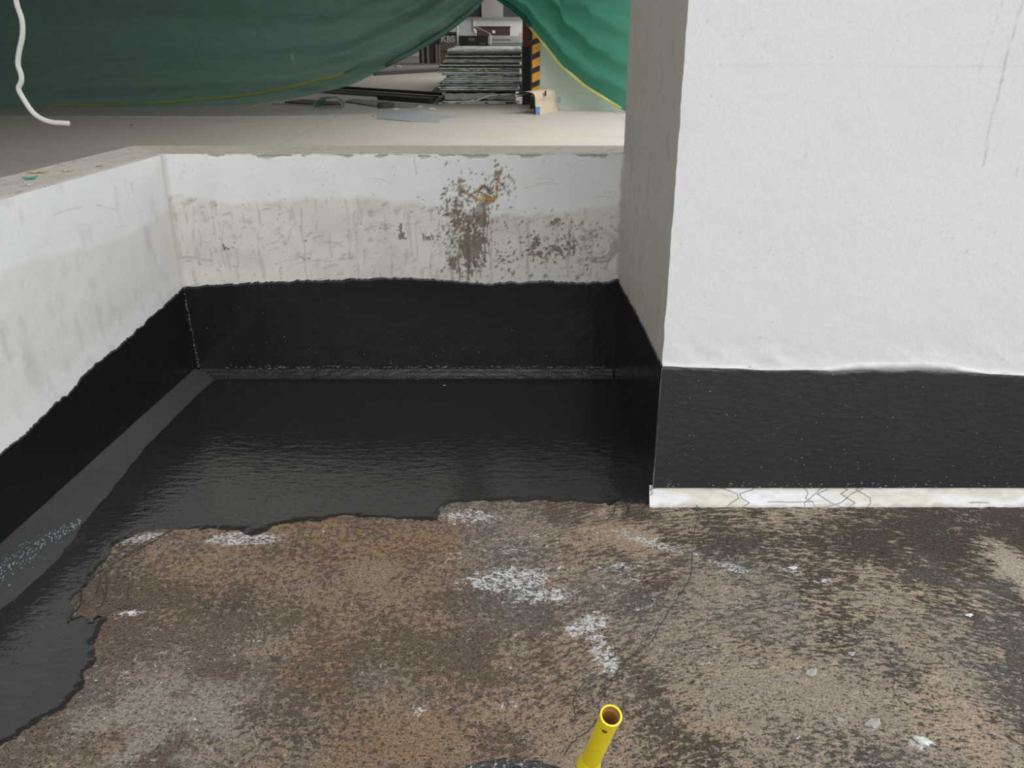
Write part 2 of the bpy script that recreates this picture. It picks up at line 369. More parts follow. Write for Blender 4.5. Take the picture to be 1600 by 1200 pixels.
# round grey smear with swirl at the right
sx, sz = yz(938, 385); rr = np.hypot((U-sx)/1.0, (V-sz)/.95); an = np.arctan2(V-sz, U-sx)
ring = ss(.085, .078, rr)*ss(.030, .075, rr+.02*np.sin(rr*300+an*1.5))*(.35+.65*ss(-.2, .9, np.cos(an+.7)))
ring = np.clip(ring*(.3+1.1*vnoise(rr*260, an*3, 130)), 0, 1)[..., None]*.95; c = c*(1-ring)+GY*ring
for a in [[(905, 352), (915, 362), (930, 360)], [(955, 352), (962, 360), (968, 362)], [(945, 420), (955, 400), (958, 380)], [(905, 372), (915, 375), (925, 370)], [(868, 345), (862, 352), (852, 354)], [(262, 403), (300, 402), (332, 408)]]:
    d = polydist(U, V, [yz(*q) for q in a], False); m = (ss(.009, .002, d)*(.5+.6*vnoise(U*60, V*60, 131)))[..., None]*.7; m = np.clip(m, 0, 1); c = c*(1-m)+GY*m
# chipped paint along the top edge and a brownish tint towards both ends
chip = ss(.62, .66, fbm(U*16, V*40, 132, 3)+.25*ss(ZT-.022, ZT, V)-.10)*ss(ZT-.035, ZT-.008, V); chip = chip[..., None]; c = c*(1-.75*chip)+GY*.75*chip
cor = (ss(-1.455, -1.478, U+.01*(fbm(V*12, U*0, 133)-.5))*.35+ss(XC-.02, XC-.004, U+.012*(vnoise(V*60, U*8, 134)-.5))*.75)[..., None]; c = c*(1-cor)+np.array([.40, .36, .30])*cor
for k in range(26):      # scratches
    xx = -1.4+1.8*rs.rand(); zz = .5+.45*rs.rand(); L = .02+.10*rs.rand(); a = rs.randn()*.35
    pp = [(xx, zz), (xx+L*math.cos(a)*.5, zz+L*math.sin(a)*.5+.004), (xx+L*math.cos(a), zz+L*math.sin(a))]
    i0 = np.searchsorted(u, xx-.02); i1 = np.searchsorted(u, xx+L+.02)
    d = polydist(U[i0:i1], V[i0:i1], pp, False); m = (ss(.0035, .0005, d)*.35)[..., None]; c[i0:i1] = c[i0:i1]*(1-m)+GY*m
Yw = YB+.0025*(fbm(U*5, V*5, 135)-.5)+.0015*(fbm(U*30, V*30, 136)-.5)+.008*chip[..., 0]*.4
PB = np.stack([U, Yw, V], -1)
YO = 3.945
ev = [(-1.50, YB, .38), (XC+1.6, YB, .38), (XC+1.6, YB, 0), (-1.50, YB, 0), (-1.50, YO, 0), (XC+1.6, YO, 0), (XC+1.6, YO, ZT), (-1.50, YO, ZT), (XC+.025, YB, ZT), (XC+1.6, YB, ZT), (XC+.025, YB, .38)]
eq = [(3, 2, 1, 0), (5, 4, 7, 6), (2, 5, 6, 9), (10, 1, 9, 8)]
wb_ = grid('wall_back', PB, M_PLASTER, cols={'Col': c}, extra=(ev, eq))
tag(wb_, 'low white parapet at the back, splashed with brown stains above its black lower band', kind='structure')
# coping of the back parapet (bare dusty render)
def coping(name, P00, P10, P01, P11, nu, nv, parent, seed, col):
    s_ = np.linspace(0, 1, nu)[:, None, None]; t_ = np.linspace(0, 1, nv)[None, :, None]
    a, b, cc, d = [np.array(p, float) for p in (P00, P10, P01, P11)]
    P = (a*(1-s_)+b*s_)*(1-t_)+(cc*(1-s_)+d*s_)*t_
    n1 = fbm(P[..., 0]*40, P[..., 1]*40, seed, 4)
    P[..., 2] += .0015*(n1-.5)+.0015
    ed = fbm(P[..., 0]*30, P[..., 1]*0, seed+3, 3); P[:, 0, 2] -= .003; P[:, 0, 1] += .006*(ed[:, 0]-.5)
    n2 = fbm(P[..., 0]*9, P[..., 1]*22, seed+5, 4)[..., None]
    C = np.array(col)*(.9+.18*n2); sp = ss(.66, .72, fbm(P[..., 0]*45, P[..., 1]*45, seed+9, 3))[..., None]
    C = C*(1-.5*sp)+np.array([.2, .18, .15])*.5*sp
    return grid(name, P, M_PLASTER, parent, cols={'Col': C})
coping('coping', (-1.482, YB-.001, ZT), (XC+1.6, YB-.001, ZT), (-1.718, YO, ZT), (XC+1.6, YO, ZT), 500, 40, wb_, 140, (.44, .40, .34))

# coating on a wall: film with a ragged top edge
def band(name, path, zb, ztop, mat, parent, du=.005, dv=.006, seed=0, nrm=None, amp=.010, thick=.004):
    """path(s)->(x,y) for array s in metres, ztop(s) height; nrm(x,y) outward unit vector."""
    s = path[0]; PX, PY = path[1]; NX, NY = path[2]
    top = ztop+amp*(fbm(s*22, s*0, seed, 5)-.5)*1.6+amp*.5*(vnoise(s*110, s*0, seed+7)-.5)
    nv = int((ztop.max()-zb)/dv); w = np.linspace(0, 1, nv)
    Z = zb+(top-zb)[:, None]*w[None, :]; S = np.repeat(s[:, None], nv, 1)
    off = thick+.0022*(fbm(S*9, Z*9, seed+11, 3)-.3)+.0008*(fbm(S*45, Z*45, seed+13, 2)-.5)
    off[:, -1] = -.003; off[:, -2] *= .7
    if np.ndim(PX) == 1: PX = np.repeat(PX[:, None], nv, 1); PY = np.repeat(PY[:, None], nv, 1)
    else: PX = np.stack([PX(s_, Z[i]) for i, s_ in enumerate(s)]); PY = np.stack([PY(s_, Z[i]) for i, s_ in enumerate(s)])
    return grid(name, np.stack([PX+NX*off, PY+NY*off, Z], -1), mat, parent)
s = np.arange(-1.485, XC+.004, .005)
bp = [(286, 448), (330, 443), (430, 438), (520, 436), (620, 432), (700, 436), (760, 442), (850, 437), (900, 441), (940, 440), (968, 435)]
zt = np.interp(s, [yz(*p)[0] for p in bp], [yz(*p)[1] for p in bp])
o = band('coating', (s, (s, s*0+YB), (0, -1)), .0, zt, M_COATW, wb_, seed=150); o['label'] = 'black band of coating on the foot of the back parapet'

# ---------------------------------------------------------------- left parapet
yl = np.arange(1.15, YB+.02, .005); zl = np.arange(0, ZT+.002, .005)
YL, ZL = np.meshgrid(yl, zl, indexing='ij'); XL = xl(YL, ZL)
def lz(px, py):      # pixel -> (y,z) on the left parapet face
    lo, hi = .5, 6.
    r = ray(px, py)
    for _ in range(40):
        m_ = (lo+hi)/2; p = r*m_+Vector((0, 0, EYE))
        if p.x > float(xl(p.y, p.z)): lo = m_
        else: hi = m_
    p = r*lo+Vector((0, 0, EYE)); return p.y, p.z
pe = [lz(*p) for p in ((0, 430), (60, 405), (130, 392), (200, 372), (262, 330))]
pe.sort(); el_ = np.interp(YL, [p[0] for p in pe], [p[1] for p in pe])+.02*(fbm(YL*7, ZL*0, 160)-.5)
low = ss(.02, -.01, ZL-el_)[..., None]
WL = np.array([.80, .81, .81]); BL = np.array([.745, .725, .69])
c = WL*(1-low)+BL*low
c = c*(1+.09*(fbm(YL*8, ZL*8, 161, 5)-.5)[..., None])
cp = [(288, 446), (262, 470), (240, 490), (205, 522), (180, 545), (150, 566), (125, 590), (104, 617), (96, 619), (70, 645), (45, 672), (20, 692), (0, 707)]
ce = sorted([lz(*p) for p in cp]); cz = np.interp(YL, [p[0] for p in ce], [p[1] for p in ce])
fr = ss(.10, .05, ZL-cz+.07*(fbm(YL*9, ZL*9, 162)-.5))[..., None]*ss(2.15, 2.3, YL)[..., None]; c = c*(1-fr)+np.array([.80, .80, .79])*fr
def lb(px, py, ry, rz, a=0): p = lz(px, py); return blob(YL, ZL, p[0], p[1], ry, rz, a)
dn = lb(228, 368, .05, .05)*.22+lb(95, 460, .03, .06)*.12+lb(45, 560, .03, .12)*.28+lb(10, 520, .02, .1)*.2+lb(150, 500, .3, .06)*.08+lb(100, 560, .03, .05)*.16
sm = ss(.60, .78, fbm(YL*22, ZL*11, 163, 5)+dn)[..., None]; c = c*(1-.22*sm)+np.array([.45, .42, .38])*.22*sm
sm2 = np.clip(lb(50, 570, .03, .11)*.95+lb(232, 380, .03, .06)*.8+lb(95, 470, .02, .05)*.5+lb(8, 540, .012, .08)*.7+lb(105, 570, .02, .04)*.5, 0, 1)[..., None]*(.4+.9*fbm(YL*25, ZL*8, 164)[..., None]); c = c*(1-.4*sm2)+np.array([.45, .42, .39])*.4*sm2
for a in [[(205, 285), (207, 298)], [(150, 320), (190, 330)], [(85, 335), (130, 322)], [(33, 440), (38, 455)], [(180, 355), (200, 352)]]:
    d = polydist(YL, ZL, [lz(*q) for q in a], False); m = (ss(.004, .0008, d)*.45*(.2+1.2*vnoise(YL*40, ZL*40, 168)))[..., None]; c = c*(1-m)+np.array([.4, .38, .36])*m
cor = (ss(YB-.03, YB-.004, YL+.01*(fbm(ZL*14, YL*0, 165)-.5))*.3)[..., None]; c = c*(1-cor)+np.array([.45, .41, .36])*cor
PL = np.stack([XL+.003*(fbm(YL*5, ZL*5, 166)-.5)+.0015*(fbm(YL*25, ZL*25, 167)-.5), YL, ZL], -1)
def xo(y): return float(xl(y, 1.0))-.265
y0 = -3.0
ev = [(float(xl(1.15, 0)), 1.15, 0), (float(xl(YB+.02, .28)), YB+.02, .28), (float(xl(YB, 0)), YB+.02, 0), (float(xl(y0, 0)), y0, 0), (float(xl(y0, 0)), y0, 0),
      (float(xl(1.15, ZT)), 1.15, ZT), (float(xl(y0, ZT)), y0, ZT), (xo(y0), y0, ZT), (xo(y0), y0, 0), (xo(YO), YO, ZT), (xo(YO), YO, 0)]
eq = [(3, 0, 5, 6), (8, 3, 6, 7), (10, 8, 7, 9)]
wl_ = grid('wall_left', PL, M_PLASTER, cols={'Col': c}, extra=(ev, eq), flip=True)
tag(wl_, 'low white parapet on the left running towards the back corner', kind='structure')
coping('coping', (float(xl(y0, ZT)), y0, ZT), (float(xl(YB, ZT)), YB, ZT), (xo(y0), y0, ZT), (xo(YO)-.0, YO, ZT), 700, 30, wl_, 170, (.50, .465, .42))
s = np.arange(1.1, YB+.0, .005); zt = np.interp(s, [p[0] for p in ce], [p[1] for p in ce])
o = band('coating', (s, (lambda s_, Z: xl(s_, Z), lambda s_, Z: np.full_like(Z, s_)), (1, 0)), .0, zt, M_COATW, wl_, seed=180, amp=.010)
o['label'] = 'black band of coating on the foot of the left parapet'

# coves (coated fillets between wall and floor)
M_COVE = coating('coated_cove', 40, 120, .0018, .0012, .42, (.040, .042, .043))  # lighter grey base puts the sky's reflection into the cove colour
def cove(parent, A, Bp, seed, mat=M_COVE):
    """A,Bp: (n,3) upper and lower edge points"""
    n = len(A); w = np.linspace(-.15, 1.12, 14)[None, :, None]
    P = A[:, None, :]*(1-w)+Bp[:, None, :]*w
    sag = (np.sin(np.pi*np.clip(w, 0, 1))*.15)
    ctr = np.stack([A[:, 0], A[:, 1], Bp[:, 2]], -1)[:, None, :]
    P = P+(ctr-P)*sag
    nz = fbm(P[..., 0]*14, P[..., 1]*14, seed, 3)-.5
    P[..., 2] += .003*nz+.0045*(1-abs(w[..., 0]-.5)*2).clip(0, 1); P[..., 2] = np.maximum(P[..., 2], .002)
    return grid('cove', P, mat, parent)
yy = np.arange(1.1, 3.66, .01)
lo = sorted([tuple(onZ(*p)[:2]) for p in ((330, 597), (288, 636), (225, 700), (180, 755), (135, 808), (83, 879), (40, 915), (0, 950))], key=lambda p: p[1])
xo_ = np.interp(yy, [p[1] for p in lo], [p[0] for p in lo]); sl = (lo[1][0]-lo[0][0])/(lo[1][1]-lo[0][1])
xo_ = np.where(yy < lo[0][1], lo[0][0]+(yy-lo[0][1])*.05, xo_)+.008*(fbm(yy*7, yy*0, 190)-.5)
CL = .045
A = np.stack([xl(yy, CL)+.004, yy, np.full_like(yy, CL)], -1); Bq = np.stack([xo_, yy, np.full_like(yy, .005)], -1)
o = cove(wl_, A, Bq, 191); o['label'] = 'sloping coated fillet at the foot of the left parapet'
xx = np.arange(-1.46, XC, .01)
A = np.stack([xx, np.full_like(xx, YB-.004), np.full_like(xx, CV)], -1); Bq = np.stack([xx, YB-.045+.008*(fbm(xx*7, xx*0, 192)-.5), np.full_like(xx, .005)], -1)
o = cove(wb_, A, Bq, 193, coating('coated_cove_back', 40, 120, .0030, .0015, .22, (.010, .010, .011))); o['label'] = 'narrow coated fillet at the foot of the back parapet'

# pale chips imitating bright glints on the left cove
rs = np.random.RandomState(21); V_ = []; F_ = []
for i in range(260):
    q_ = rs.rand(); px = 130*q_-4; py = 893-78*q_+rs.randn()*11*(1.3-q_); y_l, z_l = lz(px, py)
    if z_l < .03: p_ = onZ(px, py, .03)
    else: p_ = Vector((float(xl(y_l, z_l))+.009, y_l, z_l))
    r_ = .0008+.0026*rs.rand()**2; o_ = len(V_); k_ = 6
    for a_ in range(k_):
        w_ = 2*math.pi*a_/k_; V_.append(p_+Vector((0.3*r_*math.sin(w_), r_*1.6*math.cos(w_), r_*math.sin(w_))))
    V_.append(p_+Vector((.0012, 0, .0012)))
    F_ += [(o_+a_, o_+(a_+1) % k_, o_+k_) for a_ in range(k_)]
sp_ = pm('glint_chips', V_, F_, simple('pale_glint', (.55, .58, .64), .5, .1), wl_); sp_['kind'] = 'stuff'; sp_['label'] = 'small pale chips imitating glints on the black coating'
def add_glints(name, pts, n_, mat, parent, label):  # builds glints as small pale chips on a face
    V_ = []; F_ = []
    for p_, r_, st_ in pts:
        p_ = Vector(p_); n_ = Vector(n_); e1 = Vector((0, 0, 1)).cross(n_).normalized(); o_ = len(V_)
        for a_ in range(6):
            w_ = 2*math.pi*a_/6; V_.append(p_+e1*(r_*st_*math.cos(w_))+Vector((0, 0, r_*math.sin(w_))))
        V_.append(p_+n_*.0012); F_ += [(o_+a_, o_+(a_+1) % 6, o_+6) for a_ in range(6)]
    o_ = pm(name, V_, F_, mat, parent); o_['kind'] = 'stuff'; o_['label'] = label
    return o_
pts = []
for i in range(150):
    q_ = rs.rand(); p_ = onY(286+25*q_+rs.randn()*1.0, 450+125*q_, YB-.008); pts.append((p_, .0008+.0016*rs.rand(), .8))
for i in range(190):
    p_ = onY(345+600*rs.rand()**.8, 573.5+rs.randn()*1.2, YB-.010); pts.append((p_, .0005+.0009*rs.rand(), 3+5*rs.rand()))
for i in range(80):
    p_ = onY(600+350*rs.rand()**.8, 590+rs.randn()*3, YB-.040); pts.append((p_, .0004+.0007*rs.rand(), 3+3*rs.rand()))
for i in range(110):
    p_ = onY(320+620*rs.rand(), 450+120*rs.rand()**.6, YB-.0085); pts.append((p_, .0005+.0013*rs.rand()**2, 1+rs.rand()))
add_glints('glint_chips', pts, (0, -1, 0), simple('dull_glint', (.26, .27, .27), .45, .2), wb_, 'tiny pale chips imitating glints on the black band and fillet')  # glints along corner, fillet and band, modelled as pale chips
# ---------------------------------------------------------------- white column at the right
WC = 1.75; HC = 4.9
u = np.arange(0, WC+.001, .006); v = np.arange(.0, 1.75, .006)
U, V = np.meshgrid(u, v, indexing='ij')
c = np.ones(U.shape+(3,))*np.array([.72, .728, .722])
c = c*(1+.04*(fbm(U*4, V*4, 200, 4)-.5)[..., None])
yel = (ss(.85, .5, V)*.5+.25*ss(.5, .75, fbm(U*3, V*3, 201)))[..., None]; c = c*(1-.12*yel)+np.array([.72, .69, .62])*.12*yel
jj = onY(1300, 103, YC).z; d = np.abs(V-jj-.002*np.sin(U*5)); jm = (ss(.005, .001, d)*ss(.05, .12, U)*(.25+.3*vnoise(U*12, V*0, 202)))[..., None]; c = c*(1-jm)+np.array([.62, .61, .58])*jm
for a, w, s_ in [([(1598, 0), (1578, 70), (1556, 160), (1545, 205), (1537, 258)], .0045, .6), ([(1568, 0), (1554, 40), (1540, 75), (1532, 105), (1530, 130)], .0025, .35), ([(1590, 262), (1583, 305)], .002, .3)]:
    pp = [(onY(*q, YC).x-XC, onY(*q, YC).z) for q in a]; d = polydist(U, V, pp, False)
    m = (ss(w, w*.2, d)*s_*(.3+1.0*vnoise(U*40, V*60, 203)))[..., None].clip(0, 1); c = c*(1-m)+np.array([.42, .36, .31])*m
pk = ss(.955, .985, vnoise(U*110, V*110, 204))*ss(.4, .6, vnoise(U*18, V*18, 205))
c = c*(1-.5*pk[..., None])+np.array([.4, .38, .35])*.5*pk[..., None]
lowb = .50
wr = ss(.14, .0, V-lowb-.02); relief = .008*wr*(fbm(U*13+V*8, V*12, 206, 3)-.5)
YF = YC-relief-.003*(fbm(U*3, V*3, 207)-.5)-.001*(fbm(U*26, V*26, 208)-.5)
XF = XC+U; XF[0, :] += .006*(fbm(V[0, :]*20, V[0, :]*0, 209, 4)-.5)
XF[1, :] += .003*(fbm(V[0, :]*20, V[0, :]*0, 209, 4)-.5)
PF = np.stack([XF, YF, V], -1)
# left face of the column continues the same mesh
ul = np.arange(YC, CB+.001, .012); UL, VL = np.meshgrid(ul, v, indexing='ij')
z1 = v[-1]
wr_ = empty('wall_right'); tag(wr_, 'large white painted column at the right with a black band at its foot', kind='structure')
ev = [(XC, YC, z1), (XC+WC, YC, z1), (XC+WC, YC, HC), (XC, YC, HC), (XC+WC, YC, 0), (XC+WC, CB, 0), (XC+WC, CB, HC), (XC, CB, 0), (XC, CB, HC)]
grid('front_face', PF, M_PLASTER, wr_, cols={'Col': c}, extra=(ev, [(0, 1, 2, 3), (4, 5, 6, 2), (5, 7, 8, 6)]))
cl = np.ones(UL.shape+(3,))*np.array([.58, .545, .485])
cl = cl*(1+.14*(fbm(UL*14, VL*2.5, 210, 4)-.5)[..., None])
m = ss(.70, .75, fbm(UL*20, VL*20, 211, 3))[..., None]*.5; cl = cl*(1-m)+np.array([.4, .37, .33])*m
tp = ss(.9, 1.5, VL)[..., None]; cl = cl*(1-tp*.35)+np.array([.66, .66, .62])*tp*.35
XLf = XC+.003*(fbm(UL*4, VL*4, 212)-.5); XLf[0, :] = XF[0, :]+.0005
PS = np.stack([XLf, UL, VL], -1); PS[0, :, 1] = YF[0, :]
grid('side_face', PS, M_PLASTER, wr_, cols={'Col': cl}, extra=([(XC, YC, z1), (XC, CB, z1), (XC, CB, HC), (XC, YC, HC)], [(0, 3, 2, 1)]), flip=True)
s = np.arange(0, WC, .005)
tp = [(1036, 569), (1090, 572), (1150, 573), (1200, 576), (1260, 575), (1300, 578), (1340, 575), (1400, 576), (1440, 575), (1520, 580), (1600, 584)]
zt = np.interp(s, [onY(*p, YC).x-XC for p in tp], [onY(*p, YC).z for p in tp])
bs = band('coating', (s, (s+XC, s*0+YC), (0, -1)), .062, zt, M_COATC, wr_, seed=220, amp=.006, thick=.006)
bs['label'] = 'black band of coating on the front of the column'
s = np.arange(YC-.006, YB+.004, .005); zt = np.interp(s, [YC, YB], [.515, .455])+.012*np.sin((s-YC)*2.7)
o = band('coating', (s, (s*0+XC, s), (-1, 0)), .0, zt, M_COATW, wr_, seed=230, amp=.006, thick=.005); o['label'] = 'black coating on the shaded side of the column'
rs = np.random.RandomState(8); pts = []
for i in range(150):
    px_ = 1045+555*rs.rand(); p_ = onY(px_, 585+175*rs.rand()**.8, YC-.0105); pts.append((p_, .0005+.0012*rs.rand()**2, 1+rs.rand()))
for i in range(60):
    p_ = onY(1025+575*rs.rand(), 757+rs.randn()*3, YC-.0105); pts.append((p_, .0006+.001*rs.rand(), 2+2*rs.rand()))
add_glints('glint_chips', pts, (0, -1, 0), bpy.data.materials['dull_glint'], wr_, 'tiny pale chips imitating glints on the black band')  # column band glints, also modelled as chips
# smear of skim coat just above the band
s = np.linspace(0, WC, 320); zz = np.interp(s, [onY(*p, YC).x-XC for p in tp], [onY(*p, YC).z for p in tp])
w = np.linspace(0, 1, 9)[None, :]
hh = (.008+.022*ss(.5, .72, fbm(s*3.3, s*0, 240, 3)))[:, None]
Z = zz[:, None]-.006+hh*w; D = YC-.004-.007*np.sin(np.pi*w)*(.5+fbm(s*20, s*0, 241)[:, None])+.012*(w > .99)
c = np.ones(Z.shape+(3,))*np.array([.60, .60, .585])*(.8+.4*fbm(np.repeat(s[:, None], 9, 1)*30, Z*60, 242)[..., None])
grid('skim_smear', np.stack([np.repeat(s[:, None]+XC, 9, 1), D, Z], -1), M_PLASTER, wr_, cols={'Col': c})
# white cement fillet at the foot of the column, cracked
s = np.arange(-.012, WC, .0025); w = np.linspace(0, 1, 32)
S, Wd = np.meshgrid(s, w, indexing='ij')
Z = .068*(1-Wd)+.0*Wd; D = YC-.002-.028*Wd**1.6-.004*(fbm(S*16, Wd*3, 250, 4)-.5)
D += .006*(w == 0)
c = np.ones(S.shape+(3,))*np.array([.74, .735, .75])
ye = ss(.48, .62, fbm(S*5, Wd*1.5, 251, 3))[..., None]; c = c*(1-ye)+np.array([.66, .63, .54])*ye
c *= (.86+.28*fbm(S*40, Wd*6, 252, 4))[..., None]
crk = np.zeros(S.shape)
rs = np.random.RandomState(3)
for k in range(9):
    x0 = rs.rand()*1.3; pts = [(x0, 0)]
    for q in range(5): pts.append((pts[-1][0]+rs.randn()*.025, (q+1)*.014))
    crk = np.maximum(crk, ss(.0022, .0006, polydist(S, Wd*.07, pts, False)))
crk = np.maximum(crk, ss(.002, .0005, np.abs(Wd*.07-.045-.02*fbm(S*6, S*0, 253)))*ss(.5, .6, vnoise(S*9, S*0, 254)))
c = c*(1-crk[..., None]*.9)+np.array([.05, .05, .05])*crk[..., None]*.9
foot_tint = ss(.8, 1.0, Wd+.3*(fbm(S*30, Wd*3, 255)-.5))[..., None]*.6; c = c*(1-foot_tint)+np.array([.35, .31, .24])*foot_tint  # browner towards the foot
fil = grid('cement_fillet', np.stack([S+XC, D, Z], -1), M_PLASTER, wr_, cols={'Col': c}, flip=True); fil['label'] = 'cracked white cement fillet under the black band'

# ---------------------------------------------------------------- threads and scraps on the terrace floor
M_THR = simple('dark_thread', (.02, .024, .022), .5)
def thread(pts, r=.0011):
    P = smooth_pts([onZ(*p, .009) for p in pts], 6)
    P = [p+Vector((random.gauss(0, .0015), random.gauss(0, .0015), random.random()*.002)) for p in P]
    return tube_geo(P, r, 5)
t0 = None
V, F = thread([(1088, 790), (1091, 803), (1083, 840), (1081, 870), (1080, 895), (1074, 912), (1062, 930), (1045, 955), (1030, 980), (1015, 1005), (990, 1022), (968, 1045), (950, 1075), (935, 1100), (938, 1118), (920, 1140), (895, 1160), (880, 1182)], .0012)
tag(pm('thread', V, F, M_THR, None, True), 'long black thread lying from the column foot to the yellow handle', 'thread')
V, F = thread([(915, 1065), (900, 1085), (896, 1105), (900, 1128)], .0012)
tag(pm('thread', V, F, M_THR, None, True), 'short black thread curled on the concrete left of the yellow handle', 'thread')
V, F = thread([(1014, 775), (1022, 783), (1025, 790)], .0016)
V2, F2 = thread([(962, 785), (960, 800), (948, 812), (925, 816)], .0015)
tag(pm('thread', V2, F2, M_THR, None, True), 'curved black fibre at the coating edge near the column corner', 'thread')
V2, F2 = thread([(974, 783), (982, 792), (980, 803), (970, 806)], .0015)
tag(pm('thread', V2, F2, M_THR, None, True), 'small black fibre loop beside the column corner', 'thread')
# tuft of glass-mesh fibres sticking out of the coating at the left
bmV = []; bmF = []
def addt(pts, r):
    V, F = thread(pts, r); o = len(bmV); bmV.extend(V); bmF.extend([tuple(i+o for i in f) for f in F])
addt([(268, 828), (240, 845), (205, 865), (165, 888), (140, 903), (120, 905)], .0016)
addt([(268, 830), (220, 852), (180, 880), (150, 898), (132, 910)], .0012)
addt([(228, 852), (226, 870), (215, 880), (200, 884)], .0010)
addt([(166, 900), (166, 925), (160, 945), (150, 952)], .0012)
addt([(128, 925), (125, 945), (115, 958), (104, 968)], .0020)
addt([(155, 960), (190, 952), (220, 944)], .0009)
for k in range(30):
    x0 = random.uniform(130, 215); y0_ = random.uniform(835, 945)
    if x0 < 130+(905-y0_)*.8: x0 += 30
    a = random.gauss(-.7 if y0_ < 890 else -1.35, .35); L = random.uniform(15, 45)
    addt([(x0-L*math.cos(a)*.5, y0_-L*math.sin(a)*.5), (x0+random.gauss(0, 3), y0_+random.gauss(0, 3)), (x0+L*math.cos(a)*.5, y0_+L*math.sin(a)*.5)], random.uniform(.0004, .0009))
tag(pm('mesh_fibres', bmV, bmF, M_THR, None, True), 'loose dark fibres fraying out of the coating edge at the left', 'fibres', kind='stuff')
addt = None
# loose pebbles and chips, irregular stones
M_CHIP = simple('pale_chip', (.62, .62, .6), .6, .2, 60, .002)
M_STONE = simple('grey_stone', (.34, .335, .32), .7, .35, 50, .003)
def stone(px, py, r, mat, label, name='stone', cat='stone', group=None, flat=.34):
    p = onZ(px, py, .0); bm = bmesh.new(); bmesh.ops.create_icosphere(bm, subdivisions=2, radius=1)
    sd_ = random.random()*50
    for v_ in bm.verts:
        k = 1+.35*math.sin(v_.co.x*3+sd_)*math.cos(v_.co.y*4+sd_)+random.uniform(-.12, .12)
        v_.co = Vector((v_.co.x*r*k*1.3, v_.co.y*r*k*.8, v_.co.z*r*k*flat+r*flat*.45))
    me = bpy.data.meshes.new(name); bm.to_mesh(me); bm.free()
    o = link(name, me, mat); o.location = (p.x, p.y, .001); o.rotation_euler.z = random.uniform(-.6, .6)
    tag(o, label, cat, group); return o
stone(1442, 1160, .014, M_CHIP, 'white broken chip at the lower right of the floor', 'cement_chip', 'chip')
stone(1365, 1132, .016, M_STONE, 'grey stone embedded near the lower right of the floor', 'stone', 'stone')
stone(1312, 1125, .008, M_STONE, 'small grey stone just left of the larger embedded stone', 'stone', 'stone')
stone(1268, 1052, .014, M_STONE, 'flat pale grey stone right of centre on the floor', 'stone', 'stone', flat=.22)
stone(1331, 1022, .008, M_STONE, 'small dark stone above the flat pale grey stone', 'stone', 'stone')
stone(1515, 962, .009, M_CHIP, 'small whitish chip near the right edge of the floor', 'cement_chip', 'chip')
stone(205, 958, .009, M_CHIP, 'white paint flake by the left unpainted edge', 'paint_flake', 'flake', flat=.15)
stone(1240, 888, .011, M_CHIP, 'white paint flake below the column band', 'paint_flake', 'flake', flat=.15)
stone(432, 1030, .010, simple('dark_lump', (.05, .048, .042), .7, .3, 60, .003), 'dark lump on the brown floor left of the bucket', 'tar_lump', 'lump', flat=.25)
stone(695, 603, .006, M_CHIP, 'tiny white flake stuck in the middle of the black coating', 'paint_flake', 'flake', flat=.35)

# ---------------------------------------------------------------- scraps on the left coping
M_LEAF = simple('dry_leaf', (.50, .42, .20), .7, .25, 60)
M_GRN = simple('green_plastic', (.03, .36, .17), .35, .3, 60)
def leaf(px, py, L, Wd_, ang, mat, label, name, cat, curl=.012):
    p = onZ(px, py, ZT); nu_, nv_ = 13, 5; V = []; F = []
    for i in range(nu_):
        s_ = i/(nu_-1)*2-1; hw = Wd_*(1-s_*s_)**.6
        for j in range(nv_):
            q = j/(nv_-1)*2-1; V.append((s_*L, q*hw, curl*(s_*s_*.7+.5*q*q)+.002*math.sin(s_*9)+.0005))
    for i in range(nu_-1):
        for j in range(nv_-1): a = i*nv_+j; F.append((a, a+nv_, a+nv_+1, a+1))
    o = pm(name, V, F, mat, None, True); o.location = (p.x, p.y, ZT+.004); o.rotation_euler.z = ang
    sm_ = o.modifiers.new('t', 'SOLIDIFY'); sm_.thickness = .0012
    tag(o, label, cat); return o
leaf(60, 271, .040, .012, .25, M_LEAF, 'largest dry yellow leaf on the left parapet, beside the green scrap', 'dry_leaf', 'leaf', .004)
leaf(106, 269, .024, .006, .1, M_LEAF, 'thin dry yellow leaf in the middle of the left parapet top', 'dry_leaf', 'leaf', .004)
leaf(156, 261, .014, .009, .5, M_LEAF, 'small dry leaf on the left parapet nearest the corner', 'dry_leaf', 'leaf', .003)
leaf(48, 281, .024, .011, .4, M_GRN, 'crumpled bright green plastic scrap on the left parapet', 'plastic_scrap', 'scrap', .007)
leaf(46, 291, .006, .004, 0, M_CHIP, 'tiny white crumb below the green scrap on the left parapet', 'crumb', 'crumb', .002)

# ---------------------------------------------------------------- bucket and roller
M_BUCK = simple('black_bucket_plastic', (.02, .02, .021), .45, .2)
t = NT('crusted_rim'); f = t.step(t.noise(120, 5, .75), .54, .66)
M_RIM = t.done(t.mix(f, (.02, .02, .02), (.50, .46, .45)), .6, t.bump(t.noise(120, 4), 1, .003))
M_WET = coating('liquid_coating', 20, 60, .004, .001, .08)
bx, by = -.002, .962
bk = empty('paint_bucket', (bx, by, 0)); tag(bk, 'black bucket of liquid coating with a crusted grey rim at the bottom of the photo', 'bucket')
lathe('bucket_body', [(.001, .003), (.150, .003), (.155, .01), (.186, .262), (.190, .266), (.190, .262), (.196, .262), (.196, .250), (.199, .250), (.199, .262)][:6]+[(.184, .262), (.180, .20), (.155, .014), (.001, .012)], M_BUCK, bk, 64)
V = []; F = []; n = 96; prof = [(.181, .258), (.184, .270), (.190, .274), (.196, .270), (.197, .258), (.196, .250), (.190, .250)]
